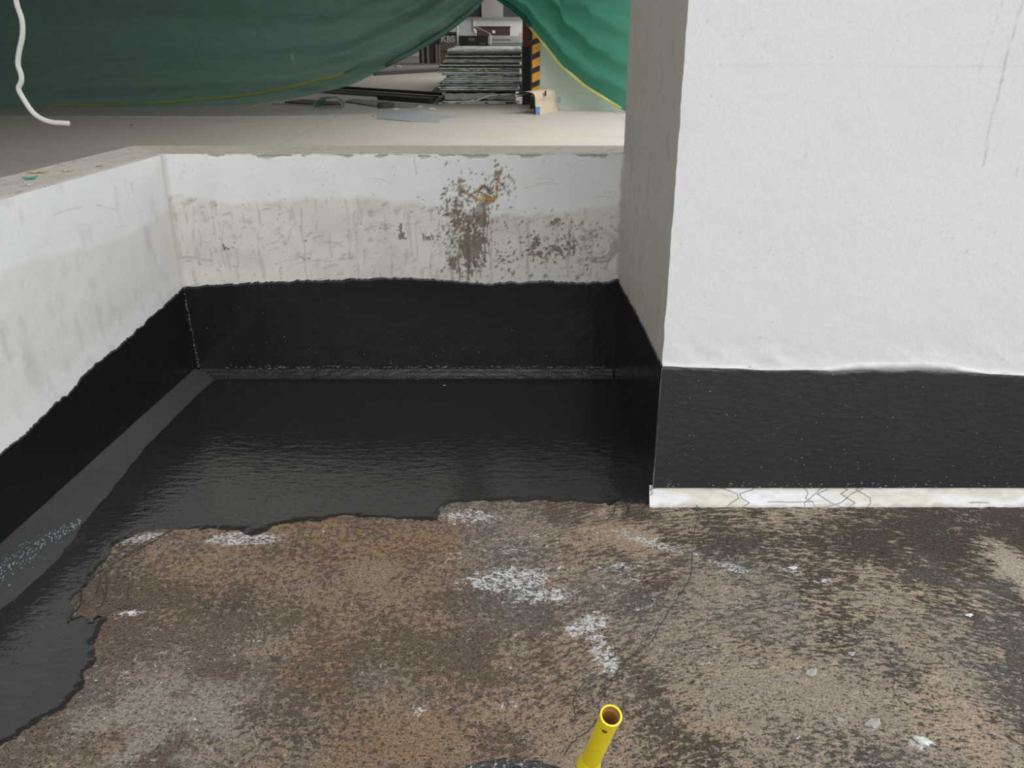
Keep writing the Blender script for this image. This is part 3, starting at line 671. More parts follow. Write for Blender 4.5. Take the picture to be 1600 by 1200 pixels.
for k in range(n):
    a = 2*math.pi*k/n
    for j, (r, z) in enumerate(prof):
        q = 1+.006*math.sin(a*37+j)+random.uniform(-.004, .004); V.append((r*q*math.cos(a), r*q*math.sin(a), z+random.uniform(-.002, .002)))
for k in range(n):
    for j in range(len(prof)-1):
        F.append((k*7+j, ((k+1) % n)*7+j, ((k+1) % n)*7+j+1, k*7+j+1))
pm('bucket_rim', V, F, M_RIM, bk, True)
lathe('liquid', [(.001, .15), (.1, .151), (.172, .15)], M_WET, bk, 48)
M_YEL = simple('yellow_plastic', (1.0, .77, .025), .34, .05, 20, 0)
M_YIN = simple('handle_inside', (.50, .28, .09), .6, .15, 20)
M_ROD = simple('steel_rod', (.35, .35, .36), .3, .1, Metallic=1)
rt = empty('paint_roller', (.126, 1.06, .16)); tag(rt, 'yellow plastic roller handle with a hollow end standing in the bucket', 'paint roller')
Tp = Vector((.1445, .947, .578)); Bt = Vector((.116, 1.062, .315)); ax = (Tp-Bt)
L = ax.length; q = ax.to_track_quat('Z', 'Y').to_matrix().to_4x4(); Mx = Matrix.Translation(Bt-Vector(rt.location))@q
HR = .0152
V = []; F = []; nseg = 80
# barrel with a real round hole: grid in (angle,height), faces inside the hole removed
zs = np.linspace(.05, L, 200)
def prof_r(z):
    r = HR
    if z < .115: r = HR+.0045*math.exp(-((z-.085)/.022)**2)
    if z > L-.012: r = HR+.0012
    return r
toC = (Vector((0, 0, EYE))-Tp).normalized(); inv = q.to_3x3().inverted()@toC; acam = math.atan2(inv.y, inv.x)
hz = L-.026; ha = acam+.04
for sgn, thick, nm, mt in ((1, 0, 'handle_grip', M_YEL), (-1, .0028, 'handle_bore', M_YIN)):
    V = []; F = []
    for z in zs:
        for k in range(nseg):
            a = 2*math.pi*k/nseg; r = prof_r(z)-thick; V.append(Mx@Vector((r*math.cos(a), r*math.sin(a), z)))
    for i in range(len(zs)-1):
        for k in range(nseg):
            a = 2*math.pi*(k+.5)/nseg; da = (a-ha+math.pi) % (2*math.pi)-math.pi; zm = (zs[i]+zs[i+1])/2
            if math.hypot(da*HR, (zm-hz)) < .0046: continue
            fq = (i*nseg+k, i*nseg+(k+1) % nseg, (i+1)*nseg+(k+1) % nseg, (i+1)*nseg+k); F.append(fq if sgn > 0 else fq[::-1])
    if sgn > 0:
        o_ = len(V); b_ = (len(zs)-1)*nseg
        for k in range(nseg):
            a = 2*math.pi*k/nseg; V.append(Mx@Vector(((prof_r(L)-.0029)*math.cos(a), (prof_r(L)-.0029)*math.sin(a), L-.0002)))
        for k in range(nseg): F.append((b_+k, b_+(k+1) % nseg, o_+(k+1) % nseg, o_+k))
    pm(nm, V, F, mt, rt, True)
rod = [Mx@Vector((0, 0, .16)), Mx@Vector((0, 0, .05)), Mx@Vector((0, 0, -.03)), Mx@Vector((0, 0, -.08)), Mx@Vector((-.02, .0, -.11)), Mx@Vector((-.06, 0, -.12))]
tube('roller_rod', smooth_pts(rod, 5), .0035, M_ROD, rt, 10)
tube('roller_sleeve', [Vector((-.17, -.04, .005)), Vector((.015, -.03, .005))], .024, simple('wet_fleece', (.02, .02, .02), .3, .2, 90, .003), rt, 20)

# ---------------------------------------------------------------- building interior behind the parapet
ZI = .30; HI = 4.9
t = NT('dusty_screed'); f = t.noise(1.3, 6, .6); f2 = t.noise(14, 4, .6)
c = t.mix(f, (.50, .455, .40), (.60, .55, .485)); c = t.mix(t.step(f2, .62, .72), c, (.44, .395, .34))
br = t.n('TexBrick'); br.offset = 0; br.inputs['Scale'].default_value = 1; br.inputs['Mortar Size'].default_value = .006; br.inputs['Brick Width'].default_value = 4.2; br.inputs['Row Height'].default_value = 2.1
br.inputs['Color1'].default_value = (1, 1, 1, 1); br.inputs['Color2'].default_value = (1, 1, 1, 1); br.inputs['Mortar'].default_value = (.62, .6, .58, 1)
mp = t.n('Mapping'); mp.inputs['Location'].default_value = (2.6, -.1, 0); t.l(t.n('TexCoord').outputs['Object'], mp.inputs[0]); t.l(mp.outputs[0], br.inputs['Vector'])
c = t.mix(1.0, c, br.outputs['Color'], 'MULTIPLY')
M_SCREED = t.done(c, .62, t.bump(f2, .3, .004), Specular_IOR_Level=.3)
v1, f1 = boxv(-24, 9, YO, 47, 0.0, ZI); v2, f2_ = boxv(-24, float(xl(0, 1))-.45, -3, YO, 0, ZI)
fi = pm('floor', v1+v2, f1+[tuple(i+8 for i in f) for f in f2_], M_SCREED)
tag(fi, 'smooth dusty grey-beige screed floor inside the building behind the parapet', kind='structure')
M_CEIL = simple('ceiling_paint', (.55, .54, .52), .8, .1, 1)
v1, f1 = boxv(-24, 1.3, 3.1, 48, HI, HI+.3); v2, f2_ = boxv(-24, -2.0, -5, 3.1, HI, HI+.3)
tag(pm('ceiling', v1+v2, f1+[tuple(i+8 for i in f) for f in f2_], M_CEIL), 'flat concrete ceiling over the inside of the building', kind='structure')
M_FAR = simple('far_wall_paint', (.70, .70, .69), .8, .06, .5)
YFAR = 44.
fw = empty('wall_far'); tag(fw, 'pale far wall of the building seen between the nets', kind='structure')
box('lower_wall', -24, 9, YFAR, YFAR+.3, ZI, 1.93, M_FAR, fw)
box('ledge', -24, 9, YFAR-.15, YFAR+.3, 1.93, 2.03, simple('ledge', (.34, .31, .28), .8), fw)
for xa, xb in ((-24, -1.55), (-1.4, -.50), (.42, 9)):
    pass
box('pier', -1.45, -.42, YFAR, YFAR+.3, 2.03, 4.9, simple('beige_pier', (.50, .46, .41), .8, .05), fw)
box('dark_opening', -24, -1.45, YFAR+.2, YFAR+.3, 2.03, 4.9, simple('dark_void', (.07, .075, .085), .6), fw)  # flat dark panels coloured as the unlit void above the ledge
box('dark_opening', -.42, 9, YFAR+.2, YFAR+.3, 2.03, 4.9, bpy.data.materials['dark_void'], fw)
wlb = box('wall_left', -24.3, -24, -5, 48, 0, 4.9, simple('inner_wall', (.25, .25, .24), .8)); wlb.name = 'wall_side'
tag(wlb, 'dim side wall of the building far to the left', kind='structure')

# green-white column with hazard guard
M_PALE = simple('pale_green_paint', (.50, .55, .46), .6, .06, 3)
YG = 14.25
xg0 = onY(831, 100, YG).x
gc = box('wall_pillar', xg0, xg0+2.3, YG, YG+1.1, ZI, 4.9, M_PALE); tag(gc, 'pale green painted pillar behind the right net', kind='structure')
M_BLK = simple('rubber_black', (.018, .018, .02), .6); M_ORG = simple('hazard_orange', (.80, .33, .02), .5)
gd = empty('corner_guard', (xg0, YG, ZI)); tag(gd, 'black and orange striped corner guard on the pale green pillar', 'corner guard')
zg1 = onY(837, 42, YG).z
gw = onY(843.5, 100, YG).x-xg0
v, f = boxv(0, gw, -.022, -.001, .02, zg1-ZI); v2, f2_ = boxv(-.02, -.001, -.022, .14, .02, zg1-ZI)
pm('rubber_profile', v+v2, f+[tuple(i+8 for i in q_) for q_ in f2_], M_BLK, gd)
zb = onY(837, 129, YG).z-ZI
zp = (onY(837, 107, YG).z-onY(837, 129, YG).z)
for k in range(-1, 4):
    z = zb+k*zp; sl_ = .05
    if z < .03: continue
    V = [(.006, -.0245, z), (gw, -.0245, z+sl_), (gw, -.0245, z+sl_+zp*.60), (.006, -.0245, z+zp*.60), (.006, -.0205, z), (gw, -.0205, z+sl_), (gw, -.0205, z+sl_+zp*.60), (.006, -.0205, z+zp*.60)]
    pm('orange_stripe', V, [(0, 1, 2, 3), (4, 7, 6, 5), (0, 4, 5, 1), (1, 5, 6, 2), (2, 6, 7, 3), (3, 7, 4, 0)], M_ORG, gd)
# red and black post left of it
YP = 15.3; xa = onY(816.5, 60, YP).x; xb = onY(831, 60, YP).x; zs_ = onY(820, 73, YP).z
ps = empty('painted_post', (xa, YP, ZI)); tag(ps, 'square post, dark red above and black below, beside the striped guard', 'post')
box('black_base', 0, xb-xa, 0, .17, 0, zs_-ZI, M_BLK, ps); box('red_shaft', 0, xb-xa, 0, .17, zs_-ZI, 4.6, simple('dark_red_paint', (.20, .03, .028), .5), ps)

# ---------------------------------------------------------------- safety nets
def net_mat(name, col, tr, dark=1.0):
    t = NT(name); t.t.nodes.remove(t.b)
    d = t.n('BsdfDiffuse'); d.inputs[0].default_value = (*col, 1); tl = t.n('BsdfTranslucent'); tl.inputs[0].default_value = (*[min(1, x*1.6) for x in col], 1)
    tp_ = t.n('BsdfTransparent'); tp_.inputs[0].default_value = (.55, .85, .75, 1)
    m1 = t.n('MixShader'); m1.inputs[0].default_value = .5; t.l(d.outputs[0], m1.inputs[1]); t.l(tl.outputs[0], m1.inputs[2])
    m2 = t.n('MixShader'); t.val(t.step(t.noise(3, 4, .6, stretch=(1, 1, 6)), .3, .7, tr*.7, tr*1.3), m2.inputs[0]); t.l(m1.outputs[0], m2.inputs[1]); t.l(tp_.outputs[0], m2.inputs[2])
    t.l(m2.outputs[0], t.out.inputs[0]); return t.m
M_NETL = net_mat('green_net_left', (.125, .215, .178), .17); M_NETR = net_mat('green_net_right', (.065, .235, .175), .08)
M_HEM = simple('yellow_hem', (.55, .50, .16), .6, .15, 10)
M_HEML = net_mat('hem_left', (.36, .36, .11), .08)
YN = 13.0
hl = [(-900, 190), (-260, 172), (0, 168), (100, 168), (250, 168.5), (330, 166), (380, 164.5), (440, 157), (475, 151), (546, 135), (582, 116), (629, 93), (660, 75), (689, 57), (722, 32), (755, 3), (775, -25), (800, -70), (830, -130), (845, -200)]
hr = [(990, 181), (978, 175), (953, 160), (915, 136), (876, 103), (851, 71), (832, 48), (818, 30), (800, 16), (786, 7), (772, -3), (760, -20), (735, -60), (700, -130), (690, -200)]
def net(name, hem, side, mat, seed, label):
    YN = 13.0 if side < 0 else 13.72; hp = [onY(*p, YN) for p in hem]; hx = np.array([p.x for p in hp]); hz_ = np.array([p.z for p in hp])
    nu_ = 360; s_ = np.linspace(0, 1, nu_)
    # resample by arclength
    if side < 0: xs = hx; zs_ = hz_
    else: xs = hx; zs_ = hz_
    al = np.concatenate([[0], np.cumsum(np.hypot(np.diff(xs), np.diff(zs_)))]); sx_ = np.interp(s_*al[-1], al, xs); sz_ = np.interp(s_*al[-1], al, zs_)
    k = np.ones(9)/9
    sx_[4:-4] = np.convolve(sx_, k, 'valid'); sz_[4:-4] = np.convolve(sz_, k, 'valid')
    nv_ = 170; w_ = np.linspace(0, 1, nv_)**1.5
    top = 4.88
    X_ = np.repeat(sx_[:, None], nv_, 1); Z_ = sz_[:, None]+(top-sz_[:, None])*w_[None, :]
    dist = Z_-sz_[:, None]; ap = hx[-1]
    # swagged folds: run along the hem, gathered towards the tie point
    dx = np.abs(X_-(-.30)); gather = np.exp(-dx/2.6)
    fold = Z_*0
    slope = np.gradient(sz_, sx_+1e-9)[:, None]; dn_ = dist/np.sqrt(1+np.clip(slope, -3, 3)**2)
    ph = dn_*(9+16*gather)+1.3*fbm(X_*.5, Z_*.8, seed, 3)
    fold = .13*np.sin(ph)*(.35+gather)*np.exp(-dn_*1.1)
    fold += .055*np.sin(dn_*31+2*fbm(X_*.8, Z_*2, seed+3, 3))*gather*np.exp(-dn_*1.6)
    fold += .17*(fbm(X_*.35, Z_*2.6+X_*.18*side, seed+6, 4)-.5)+.05*(fbm(X_*1.2, Z_*6, seed+9, 3)-.5)
    Y_ = YN+fold+(.04 if side < 0 else 0)
    X_ = X_+.0*fold
    e_ = empty(name, (float(sx_[0]), YN, float(sz_.min()))); tag(e_, label, 'net')
    loc = np.array(e_.location)
    P = np.stack([X_, Y_, Z_], -1)-loc
    sh = grid('net_sheet', P, mat, e_)
    return e_, P, (sx_, sz_, slope, fold)
nl, PN, hd = net('safety_net', hl, -1, M_NETL, 300, 'wide dark green safety net draped low across the left')
nr, PR, hd2 = net('safety_net', hr, 1, M_NETR, 340, 'brighter green safety net hanging at the right, beside the white column')
def strip(parent, off0, off1, P, mat, i0, i1, dy=-.012, name='hem_band'):
    """band following the hem between distances off0..off1 above it"""
    n_ = i1-i0; V = []; F = []
    for i in range(i0, i1):
        base = P[i, 0]; tng = P[min(i+1, len(P)-1), 0]-P[max(i-1, 0), 0]; tng = tng/np.linalg.norm(tng); nv3 = np.array([-tng[2], 0, tng[0]]); 
        if nv3[2] < 0: nv3 = -nv3
        a0 = off0(i) if callable(off0) else off0; a1 = off1(i) if callable(off1) else off1
        def yat(a):
            zt_ = base[2]+nv3[2]*a; j = int(np.argmin(np.abs(P[i, :, 2]-zt_))); return P[i, j, 1]
        for a, d in ((a0, dy), (a1, dy), (a1, dy+.006), (a0, dy+.006)):
            p = base+nv3*a; V.append((p[0], yat(a)+d, p[2]))
    for k in range(n_-1):
        o = k*4
        for j in range(4): F.append((o+j, o+(j+1) % 4, o+4+(j+1) % 4, o+4+j))
    return pm(name, V, F, mat, parent, True)
def idx_at(P, e_, px, hem_i=0):
    x = onY(px, 100, YN).x-e_.location.x; return int(np.argmin(np.abs(P[:, 0, 0]-x)))
ia = idx_at(PN, nl, 60); ib = idx_at(PN, nl, 575)
strip(nl, lambda i: .01+.155*ss(ia, ib, np.array(float(i))), lambda i: .035+.165*ss(ia, ib, np.array(float(i))), PN, M_HEML, ia, ib)['label'] = 'faded yellow hem'
ja = idx_at(PR, nr, 984); jb = idx_at(PR, nr, 815)
j0_, j1_ = min(ja, jb), max(ja, jb)
strip(nr, -.012, .032, PR, M_HEM, j0_, j1_)['label'] = 'yellow hem'
# rolled edge folds
M_NETD = net_mat('green_net_doubled', (.035, .20, .14), .0)
def roll(parent, P, i0, i1, r, mat, up):
    pts = [P[i, 0]+np.array([0, -.02, up]) for i in range(i0, i1, 4)]
    return tube('rolled_edge', pts, [r*(.75+.35*math.sin(k*.35)) for k in range(len(pts))], mat, parent, 8)
roll(nl, PN, idx_at(PN, nl, 600), idx_at(PN, nl, 757), .035, net_mat('green_net_roll', (.10, .19, .155), .0), .03)
k0, k1 = sorted((idx_at(PR, nr, 832), idx_at(PR, nr, 775)))
roll(nr, PR, k0, k1, .045, M_NETD, .05)
# ---------------------------------------------------------------- conduit hanging at the left
cpx = [(27, -260), (20, -150), (20, -60), (25, 0), (34, 30), (35, 55), (30, 80), (28, 100), (33, 117), (33, 128), (29, 139), (37, 155), (51, 175), (66, 186), (82, 191), (95, 192), (108, 193)]
YCO = 4.7; P = [onY(*p, YCO) for p in cpx]; P[0].z = 4.9; P = smooth_pts(P, 6)
ce_ = empty('hanging_conduit', (P[0].x, YCO, 4.9)); tag(ce_, 'white flexible conduit hanging from the ceiling at the far left, its end curled right', 'conduit')
P = [p-Vector(ce_.location) for p in P]
tube('conduit', P, [.0125+.0008*(i % 2) for i in range(len(P))], simple('off_white_pvc', (.72, .71, .66), .45, .05), ce_, 12)
box('ceiling_clip', -.02, .02, -.02, .02, -.02, 0, M_ROD, ce_, .004)

# ---------------------------------------------------------------- stacked boards
def board_mat(name, base, blue):
    t = NT(name); g_ = t.n('NewGeometry').outputs['Position']; n1 = t.noise(6, 2, .5, vec=g_, stretch=(1, .3, 5)); n2 = t.noise(4, 2, .6, vec=g_, stretch=(1, .2, 16)); n3 = t.noise(26, 4, .7, vec=g_)
    c = t.mix(t.step(n2, .56, .62), base, tuple(x*.6 for x in base)); c = t.mix(t.step(n1, blue, blue+.03), c, (.10, .17, .26))
    c = t.mix(t.step(n3, .6, .68), c, tuple(x*.6 for x in base)); return t.done(c, .7, t.bump(n3, .5, .006))
BM_ = [board_mat('board_pale', (.88, .84, .78), .64), board_mat('board_blue_marked', (.66, .67, .66), .56), board_mat('board_grey', (.38, .365, .33), .68), board_mat('board_dark', (.085, .08, .07), .70), board_mat('board_cream', (.76, .72, .63), .70)]
YS = 15.35
def board(i, xL, xR, y0_, y1_, z, th, mat, label, group, warp, lipped, sd_):
    rs_ = random.Random(sd_); nx = 16; V = []; F = []
    w_ph = rs_.random()*6
    for k in range(nx+1):
        s_ = k/nx; x = xL+(xR-xL)*s_
        dz = warp*(math.sin(s_*3+w_ph)*.5+math.sin(s_*9+w_ph*2)*.35)+rs_.uniform(-.12, .12)*th*.5; dy = rs_.uniform(-.03, .02)
        tt = th*rs_.uniform(.62, 1.0)
        dz = th*rs_.uniform(0, .18); tt = th*rs_.uniform(.8, 1.0); V += [(x, dy, dz), (x, y1_-y0_, 0), (x, y1_-y0_, th), (x, dy, tt)]
    for k in range(nx):
        o = k*4
        for j in range(4): F.append((o+j, o+(j+1) % 4, o+4+(j+1) % 4, o+4+j))
    F += [(0, 3, 2, 1), (nx*4, nx*4+1, nx*4+2, nx*4+3)]
    mx = (xL+xR)/2; V = [(a-mx, b, c_) for a, b, c_ in V]
    o = pm('board', V, F, mat); o.location = (mx, y0_, z); tag(o, label, 'board', group)
    return o
def sx(px): return onY(px, 120, YS).x
zrow = lambda py: onY(700, py, YS).z
L0 = [(163, 'base')]
rsb = random.Random(11)
# (pixel top, pixel bottom, left, right, material)
rows = [(160, 164, 684, 790, 1), (157.5, 160, 690, 812, 4), (144, 157, 694, 806, 2), (141.3, 143.6, 674, 812, 3), (138.5, 141.3, 686, 812, 0), (135, 138.2, 684, 810, 1), (131, 134.5, 684, 812, 2), (127.5, 130.6, 690, 816, 1), (124.5, 127.5, 692, 818, 0),
        (121.5, 124.2, 696, 814, 4), (118.3, 121.3, 697, 818, 1), (115.5, 118.2, 690, 817, 1), (111.5, 115.4, 684, 812, 4), (108.5, 111.4, 688, 812, 2), (106, 108.4, 686, 822, 0), (103.3, 105.8, 686, 824, 3), (100.8, 103.2, 688, 826, 0),
        (98, 100.6, 690, 812, 3), (95.4, 97.9, 693, 822, 0), (92.6, 95.2, 695, 820, 4), (89.6, 92.4, 697, 818, 3), (86.8, 89.4, 697, 820, 0), (84, 86.6, 700, 814, 3), (81.4, 83.8, 699, 816, 2), (76.5, 81.2, 700, 818, 0)]
z = ZI
ORD = ['first', 'second', 'third', 'fourth', 'fifth', 'sixth', 'seventh', 'eighth', 'ninth', 'tenth', 'eleventh', 'twelfth', 'thirteenth', 'fourteenth', 'fifteenth', 'sixteenth', 'seventeenth', 'eighteenth', 'nineteenth', 'twentieth', 'twenty-first', 'twenty-second', 'twenty-third', 'twenty-fourth', 'twenty-fifth']
names_ = {0: 'pale', 1: 'blue-marked', 2: 'grey', 3: 'dark', 4: 'cream'}
for i, (ya, yb_, xa_, xb_, mi) in enumerate(rows):
    z0 = max(zrow(yb_), z); z1_ = zrow(ya); th = max(z1_-z0, .008)*.93
    if i == 0: lab = 'bottom board of the tall board stack, resting on the floor'
    elif i == 2: lab = 'thick grey panel low in the tall board stack'
    elif i == 3: lab = 'thin dark board sticking out left above the thick grey panel'
    elif i == len(rows)-1: lab = 'thick pale topmost board of the tall stack'
    else: lab = None
    if lab is None:
        lab = names_[mi]+' worn board, '+ORD[len(rows)-1-i]+' from the top of the tall stack'
    grp = 'boards in the tall stack between the nets'; xb_ = min(xb_, 815.5)
    o = board(i, sx(xa_), sx(xb_), YS+rsb.uniform(0, .05), YS+2.4+rsb.uniform(-.1, .1), z0+.001, th, BM_[mi], lab, grp, 0 if i in (0, 1, 2, 24) else .004, False, 100+i)
    z = z0+th+.001
zst = z
# torn facing hanging across the lower panel
P = [onY(*p, YS-.06) for p in ((700, 160), (720, 158.5), (736, 158), (738, 156), (742, 158), (752, 154), (765, 149.5), (780, 148.5), (800, 147))]
V, F = tube_geo(smooth_pts(P, 4), .011, 6); tag(pm('torn_strip', V, F, BM_[0], None, True), 'torn pale strip hanging diagonally over the thick grey panel', 'strip')
P = [onY(*p, YS-.06) for p in ((702, 106), (720, 108), (738, 111), (748, 109), (757, 107), (762, 112), (775, 114), (795, 116))]
V, F = tube_geo(smooth_pts(P, 4), [.009]*29, 6); tag(pm('torn_strip', V, F, BM_[0], None, True), 'torn pale strip curling across the middle of the tall stack', 'strip')
# second stack directly behind
zz = ZI; n = 12
for i in range(n):
    th = (zst-ZI)/n; 
    o = board(i, sx(702)*1.05, sx(816)*1.4, 18.1, 22.6, zz+.001, th-.003, BM_[3], 'dark topmost board of the stack behind the tall board stack' if i == n-1 else 'dark board under the top of the rear stack',
              None if i == n-1 else 'dark boards of the rear stack', 0, False, 200+i); zz += th
ZR = zz
M_DKB = simple('dark_brown_box', (.045, .036, .028), .6, .2, 5); M_WOOD = simple('raw_wood', (.33, .24, .16), .7, .2, 6); M_MAR = simple('maroon_paint', (.085, .03, .034), .6, .15, 4)
M_LG = simple('light_grey_paint', (.50, .50, .48), .6, .1, 4); M_WP = simple('white_pvc', (.80, .80, .77), .5, .04)
def pxbox(Yv, xa_, xb_, ya, yb_):
    a = onY(xa_, yb_, Yv); b = onY(xb_, ya, Yv); return a.x, b.x, a.z, b.z
# dark tool box with raised lid
x0, x1, z0, z1_ = pxbox(19.4, 716, 763, 56, 68)
tb = empty('tool_box', ((x0+x1)/2, 19.4, ZR)); w = (x1-x0)/2; h_ = z1_-ZR
tag(tb, 'dark brown box with a grey label and tilted wooden lid on the boards', 'box')
box('box_body', -w, w, 0, .9, 0.002, h_, M_DKB, tb, .006); box('label_plate', -.10, .03, -.008, 0, h_*.45, h_*.75, simple('grey_plate', (.2, .2, .19), .5), tb)
pm('lid_edge', [(w-.0, -.01, .005), (w+.05, -.01, .005), (w+.05, .02, h_*.98), (w-.02, .02, h_*.98), (w, .9, .005), (w+.05, .9, .005), (w+.05, .9, h_*1.05), (w-.02, .9, h_*1.05)], [(0,1,2,3),(4,7,6,5),(0,4,5,1),(1,5,6,2),(2,6,7,3),(3,7,4,0)], M_LG, tb)
P0 = onY(740, 42, 19.6)-Vector(tb.location); P1 = onY(765, 54, 19.45)-Vector(tb.location)
V = [P0+Vector((0, 0, -.02)), P1+Vector((0, 0, -.02)), P1+Vector((0, 0, .02)), P0+Vector((0, 0, .02))]; V = V+[p+Vector((0, .8, 0)) for p in V]
pm('lid_board', V, [(0, 1, 2, 3), (4, 7, 6, 5), (0, 4, 5, 1), (1, 5, 6, 2), (2, 6, 7, 3), (3, 7, 4, 0)], M_WOOD, tb)
box('handle', .12, .26, -.06, -.01, .01, .035, M_ROD, tb, .006)
# light grey trough beyond
x0, x1, z0, z1_ = pxbox(21.9, 765.5, 816, 56, 63.5)
tr_ = empty('grey_trough', ((x0+x1)/2, 21.9, ZR)); w = (x1-x0)/2; tag(tr_, 'long light grey trough lying on the rear stack right of the box', 'trough')
box('trough_body', -w, w, 0, .3, .002, z1_-ZR, M_LG, tr_, .004); box('groove', -w+.01, w*.3, -.004, 0, (z1_-ZR)*.4, (z1_-ZR)*.5, M_DKB, tr_)
# white pipes
p0 = onY(715, 68, 19.2)
tag(tube('white_pipe', [(p0.x, 19.2, ZR+.002), (p0.x-.003, 19.21, onY(715, 41, 19.2).z)], .024, M_WP, None, 12), 'short upright white pipe standing left of the dark box', 'pipe')
p0 = onY(738, 31, 42.5); p1 = onY(738, 50, 42.5); p2 = onY(743, 53.5, 42.5)
tag(tube('drain_pipe', [(p0.x, 43.94, 1.925), (p0.x, 43.94, p1.z+.1), (p0.x+.03, 43.92, p1.z), (p2.x+.05, 43.8, p2.z)], .055, M_WP, None, 10), 'white drain pipe with a bent foot below the far ledge', 'pipe')
# maroon cabinet
x0, x1, z0, z1_ = pxbox(30, 745, 797, 43.5, 56)
mc = empty('maroon_cabinet', ((x0+x1)/2, 30, ZI)); w = (x1-x0)/2; h_ = z1_-ZI
tag(mc, 'maroon cabinet with a dark top and small white notice', 'cabinet')
box('cabinet_body', -w, w, 0, .6, 0, h_, M_MAR, mc, .01); box('cabinet_top', -w-.03, w+.02, -.03, .62, h_, h_+.05, M_DKB, mc, .008)
for k in (-.33, .33): box('panel_line', k*w-.008, k*w+.008, -.006, 0, .05, h_-.03, M_DKB, mc)
nx_ = onY(771.5, 50, 30).x-mc.location.x; box('notice', nx_-.045, nx_+.045, -.012, -.001, onY(771, 52, 30).z-ZI, onY(771, 47.5, 30).z-ZI, M_WP, mc)
x0, x1, z0, z1_ = pxbox(29, 811, 816, 51, 56)
yb2 = empty('cardboard_carton', (x0, 29, ZI)); tag(yb2, 'small tan carton stack at the far wall beside the red post', 'carton')
box('carton', 0, .5, 0, .4, 0, .38, M_WOOD, yb2, .01); box('carton', .0, .4, 0, .4, .381, z1_-ZI, simple('tan_card', (.5, .4, .24), .7), yb2, .01)
# crates with lettering at the left
YCk = 33.
x0, x1, z0, z1_ = pxbox(YCk, 655, 713, 50, 92)
ck = empty('site_crate', ((x0+x1)/2, YCk, ZI)); w = (x1-x0)/2; h_ = z1_-ZI
tag(ck, 'brown crate with painted letters behind the left net, beside the white pipe', 'crate')
M_CR = simple('crate_brown', (.13, .09, .08), .7, .15, 3)
box('crate_body', -w, w, .06, 1.4, 0.0, h_, simple('crate_dark_brown', (.05, .04, .038), .7), ck)  # dark brown body behind the uprights
lx = onY(684, 70, YCk).x-ck.location.x
box('sign_board', lx+.06, w, -.0, .06, h_*.42, h_*.86, M_CR, ck, .005)
for px in (660, 668, 682, 686.5):
    xx_ = onY(px, 70, YCk).x-ck.location.x; box('upright', xx_-.035, xx_+.035, -.02, .06, 0, h_*.62, simple('frame_steel', (.24, .21, .19), .6), ck)
box('lower_board', lx+.1, w-.05, .0, .06, .02, h_*.40, M_CR, ck); box('top_rail', -w, w, -.02, .06, h_-.07, h_, M_DKB, ck)
box('foot_rail', -w-.1, w+.1, -.06, .02, 0.0, .05, bpy.data.materials['frame_steel'], ck)
cu = bpy.data.curves.new('lettering', 'FONT'); cu.body = "'KBS"; cu.size = .30; cu.extrude = .004; cu.offset = .008
to = bpy.data.objects.new('tmp', cu); COL.objects.link(to); dg = bpy.context.evaluated_depsgraph_get(); me = bpy.data.meshes.new_from_object(to.evaluated_get(dg)); bpy.data.objects.remove(to)
lt = link('lettering', me, simple('faded_white_paint', (.48, .46, .43), .7, .2, 20), ck); lt.location = (onY(686.5, 60, YCk).x-ck.location.x, -.006, onY(690, 65.5, YCk).z-ZI); lt.rotation_euler = (math.pi/2, 0, 0)

# ---------------------------------------------------------------- bent cardboard sheet
M_CARD = simple('tan_cardboard', (.62, .50, .37), .75, .08, 9, .003); M_CIN = simple('dark_inside', (.02, .02, .022), .7)
prof = [(806, 151), (805, 148), (809, 145.5), (818, 143.6), (828, 144), (834, 147), (836, 153), (836.5, 165), (838, 180)]
P = smooth_pts([onY(*p, 13.42) for p in prof], 4)
base = onZ(838, 180, ZI); P[-1].z = ZI
cb = empty('cardboard_sheet', (P[-1].x, 13.4, ZI)); tag(cb, 'bent tan cardboard sheet with a dark inside, leaning by the striped guard', 'cardboard sheet')
D = Vector((.36, .68, .0)); loc = Vector(cb.location)
V = []; F = []; m_ = 8
for p in P:
    hgt = (p.z-ZI)
    for k in range(m_+1):
        a = k/m_; q = p+D*a; q.z = ZI+hgt*(1+.02*math.sin(a*3)); 
        if hgt > .2: q.x += .02*math.sin(a*4)
        V.append(q-loc)
for i in range(len(P)-1):
    for k in range(m_): a = i*(m_+1)+k; F.append((a, a+1, a+m_+2, a+m_+1))
o = pm('cardboard_outer', V, F, M_CARD, cb, True)
V2 = [v_+Vector((-.012, .004, -.012)) for v_ in V]; o = pm('dark_inside', V2, [f_[::-1] for f_ in F], M_CIN, cb, True)
sd2 = o.modifiers.new('t', 'SOLIDIFY'); sd2.thickness = .006
M_BT = simple('blue_tape', (.10, .27, .55), .5)
q0 = P[-1]-loc
box('blue_tape', q0.x-.01, q0.x+.055, -.012, .03, .0, .115, M_BT, cb)
q1 = q0+D; box('blue_tape', q1.x+.0, q1.x+.035, q1.y-.08, q1.y-.02, .13, .21, M_BT, cb)
box('slot', q0.x+.13, q0.x+.155, .20, .26, .26, .33, M_CIN, cb)

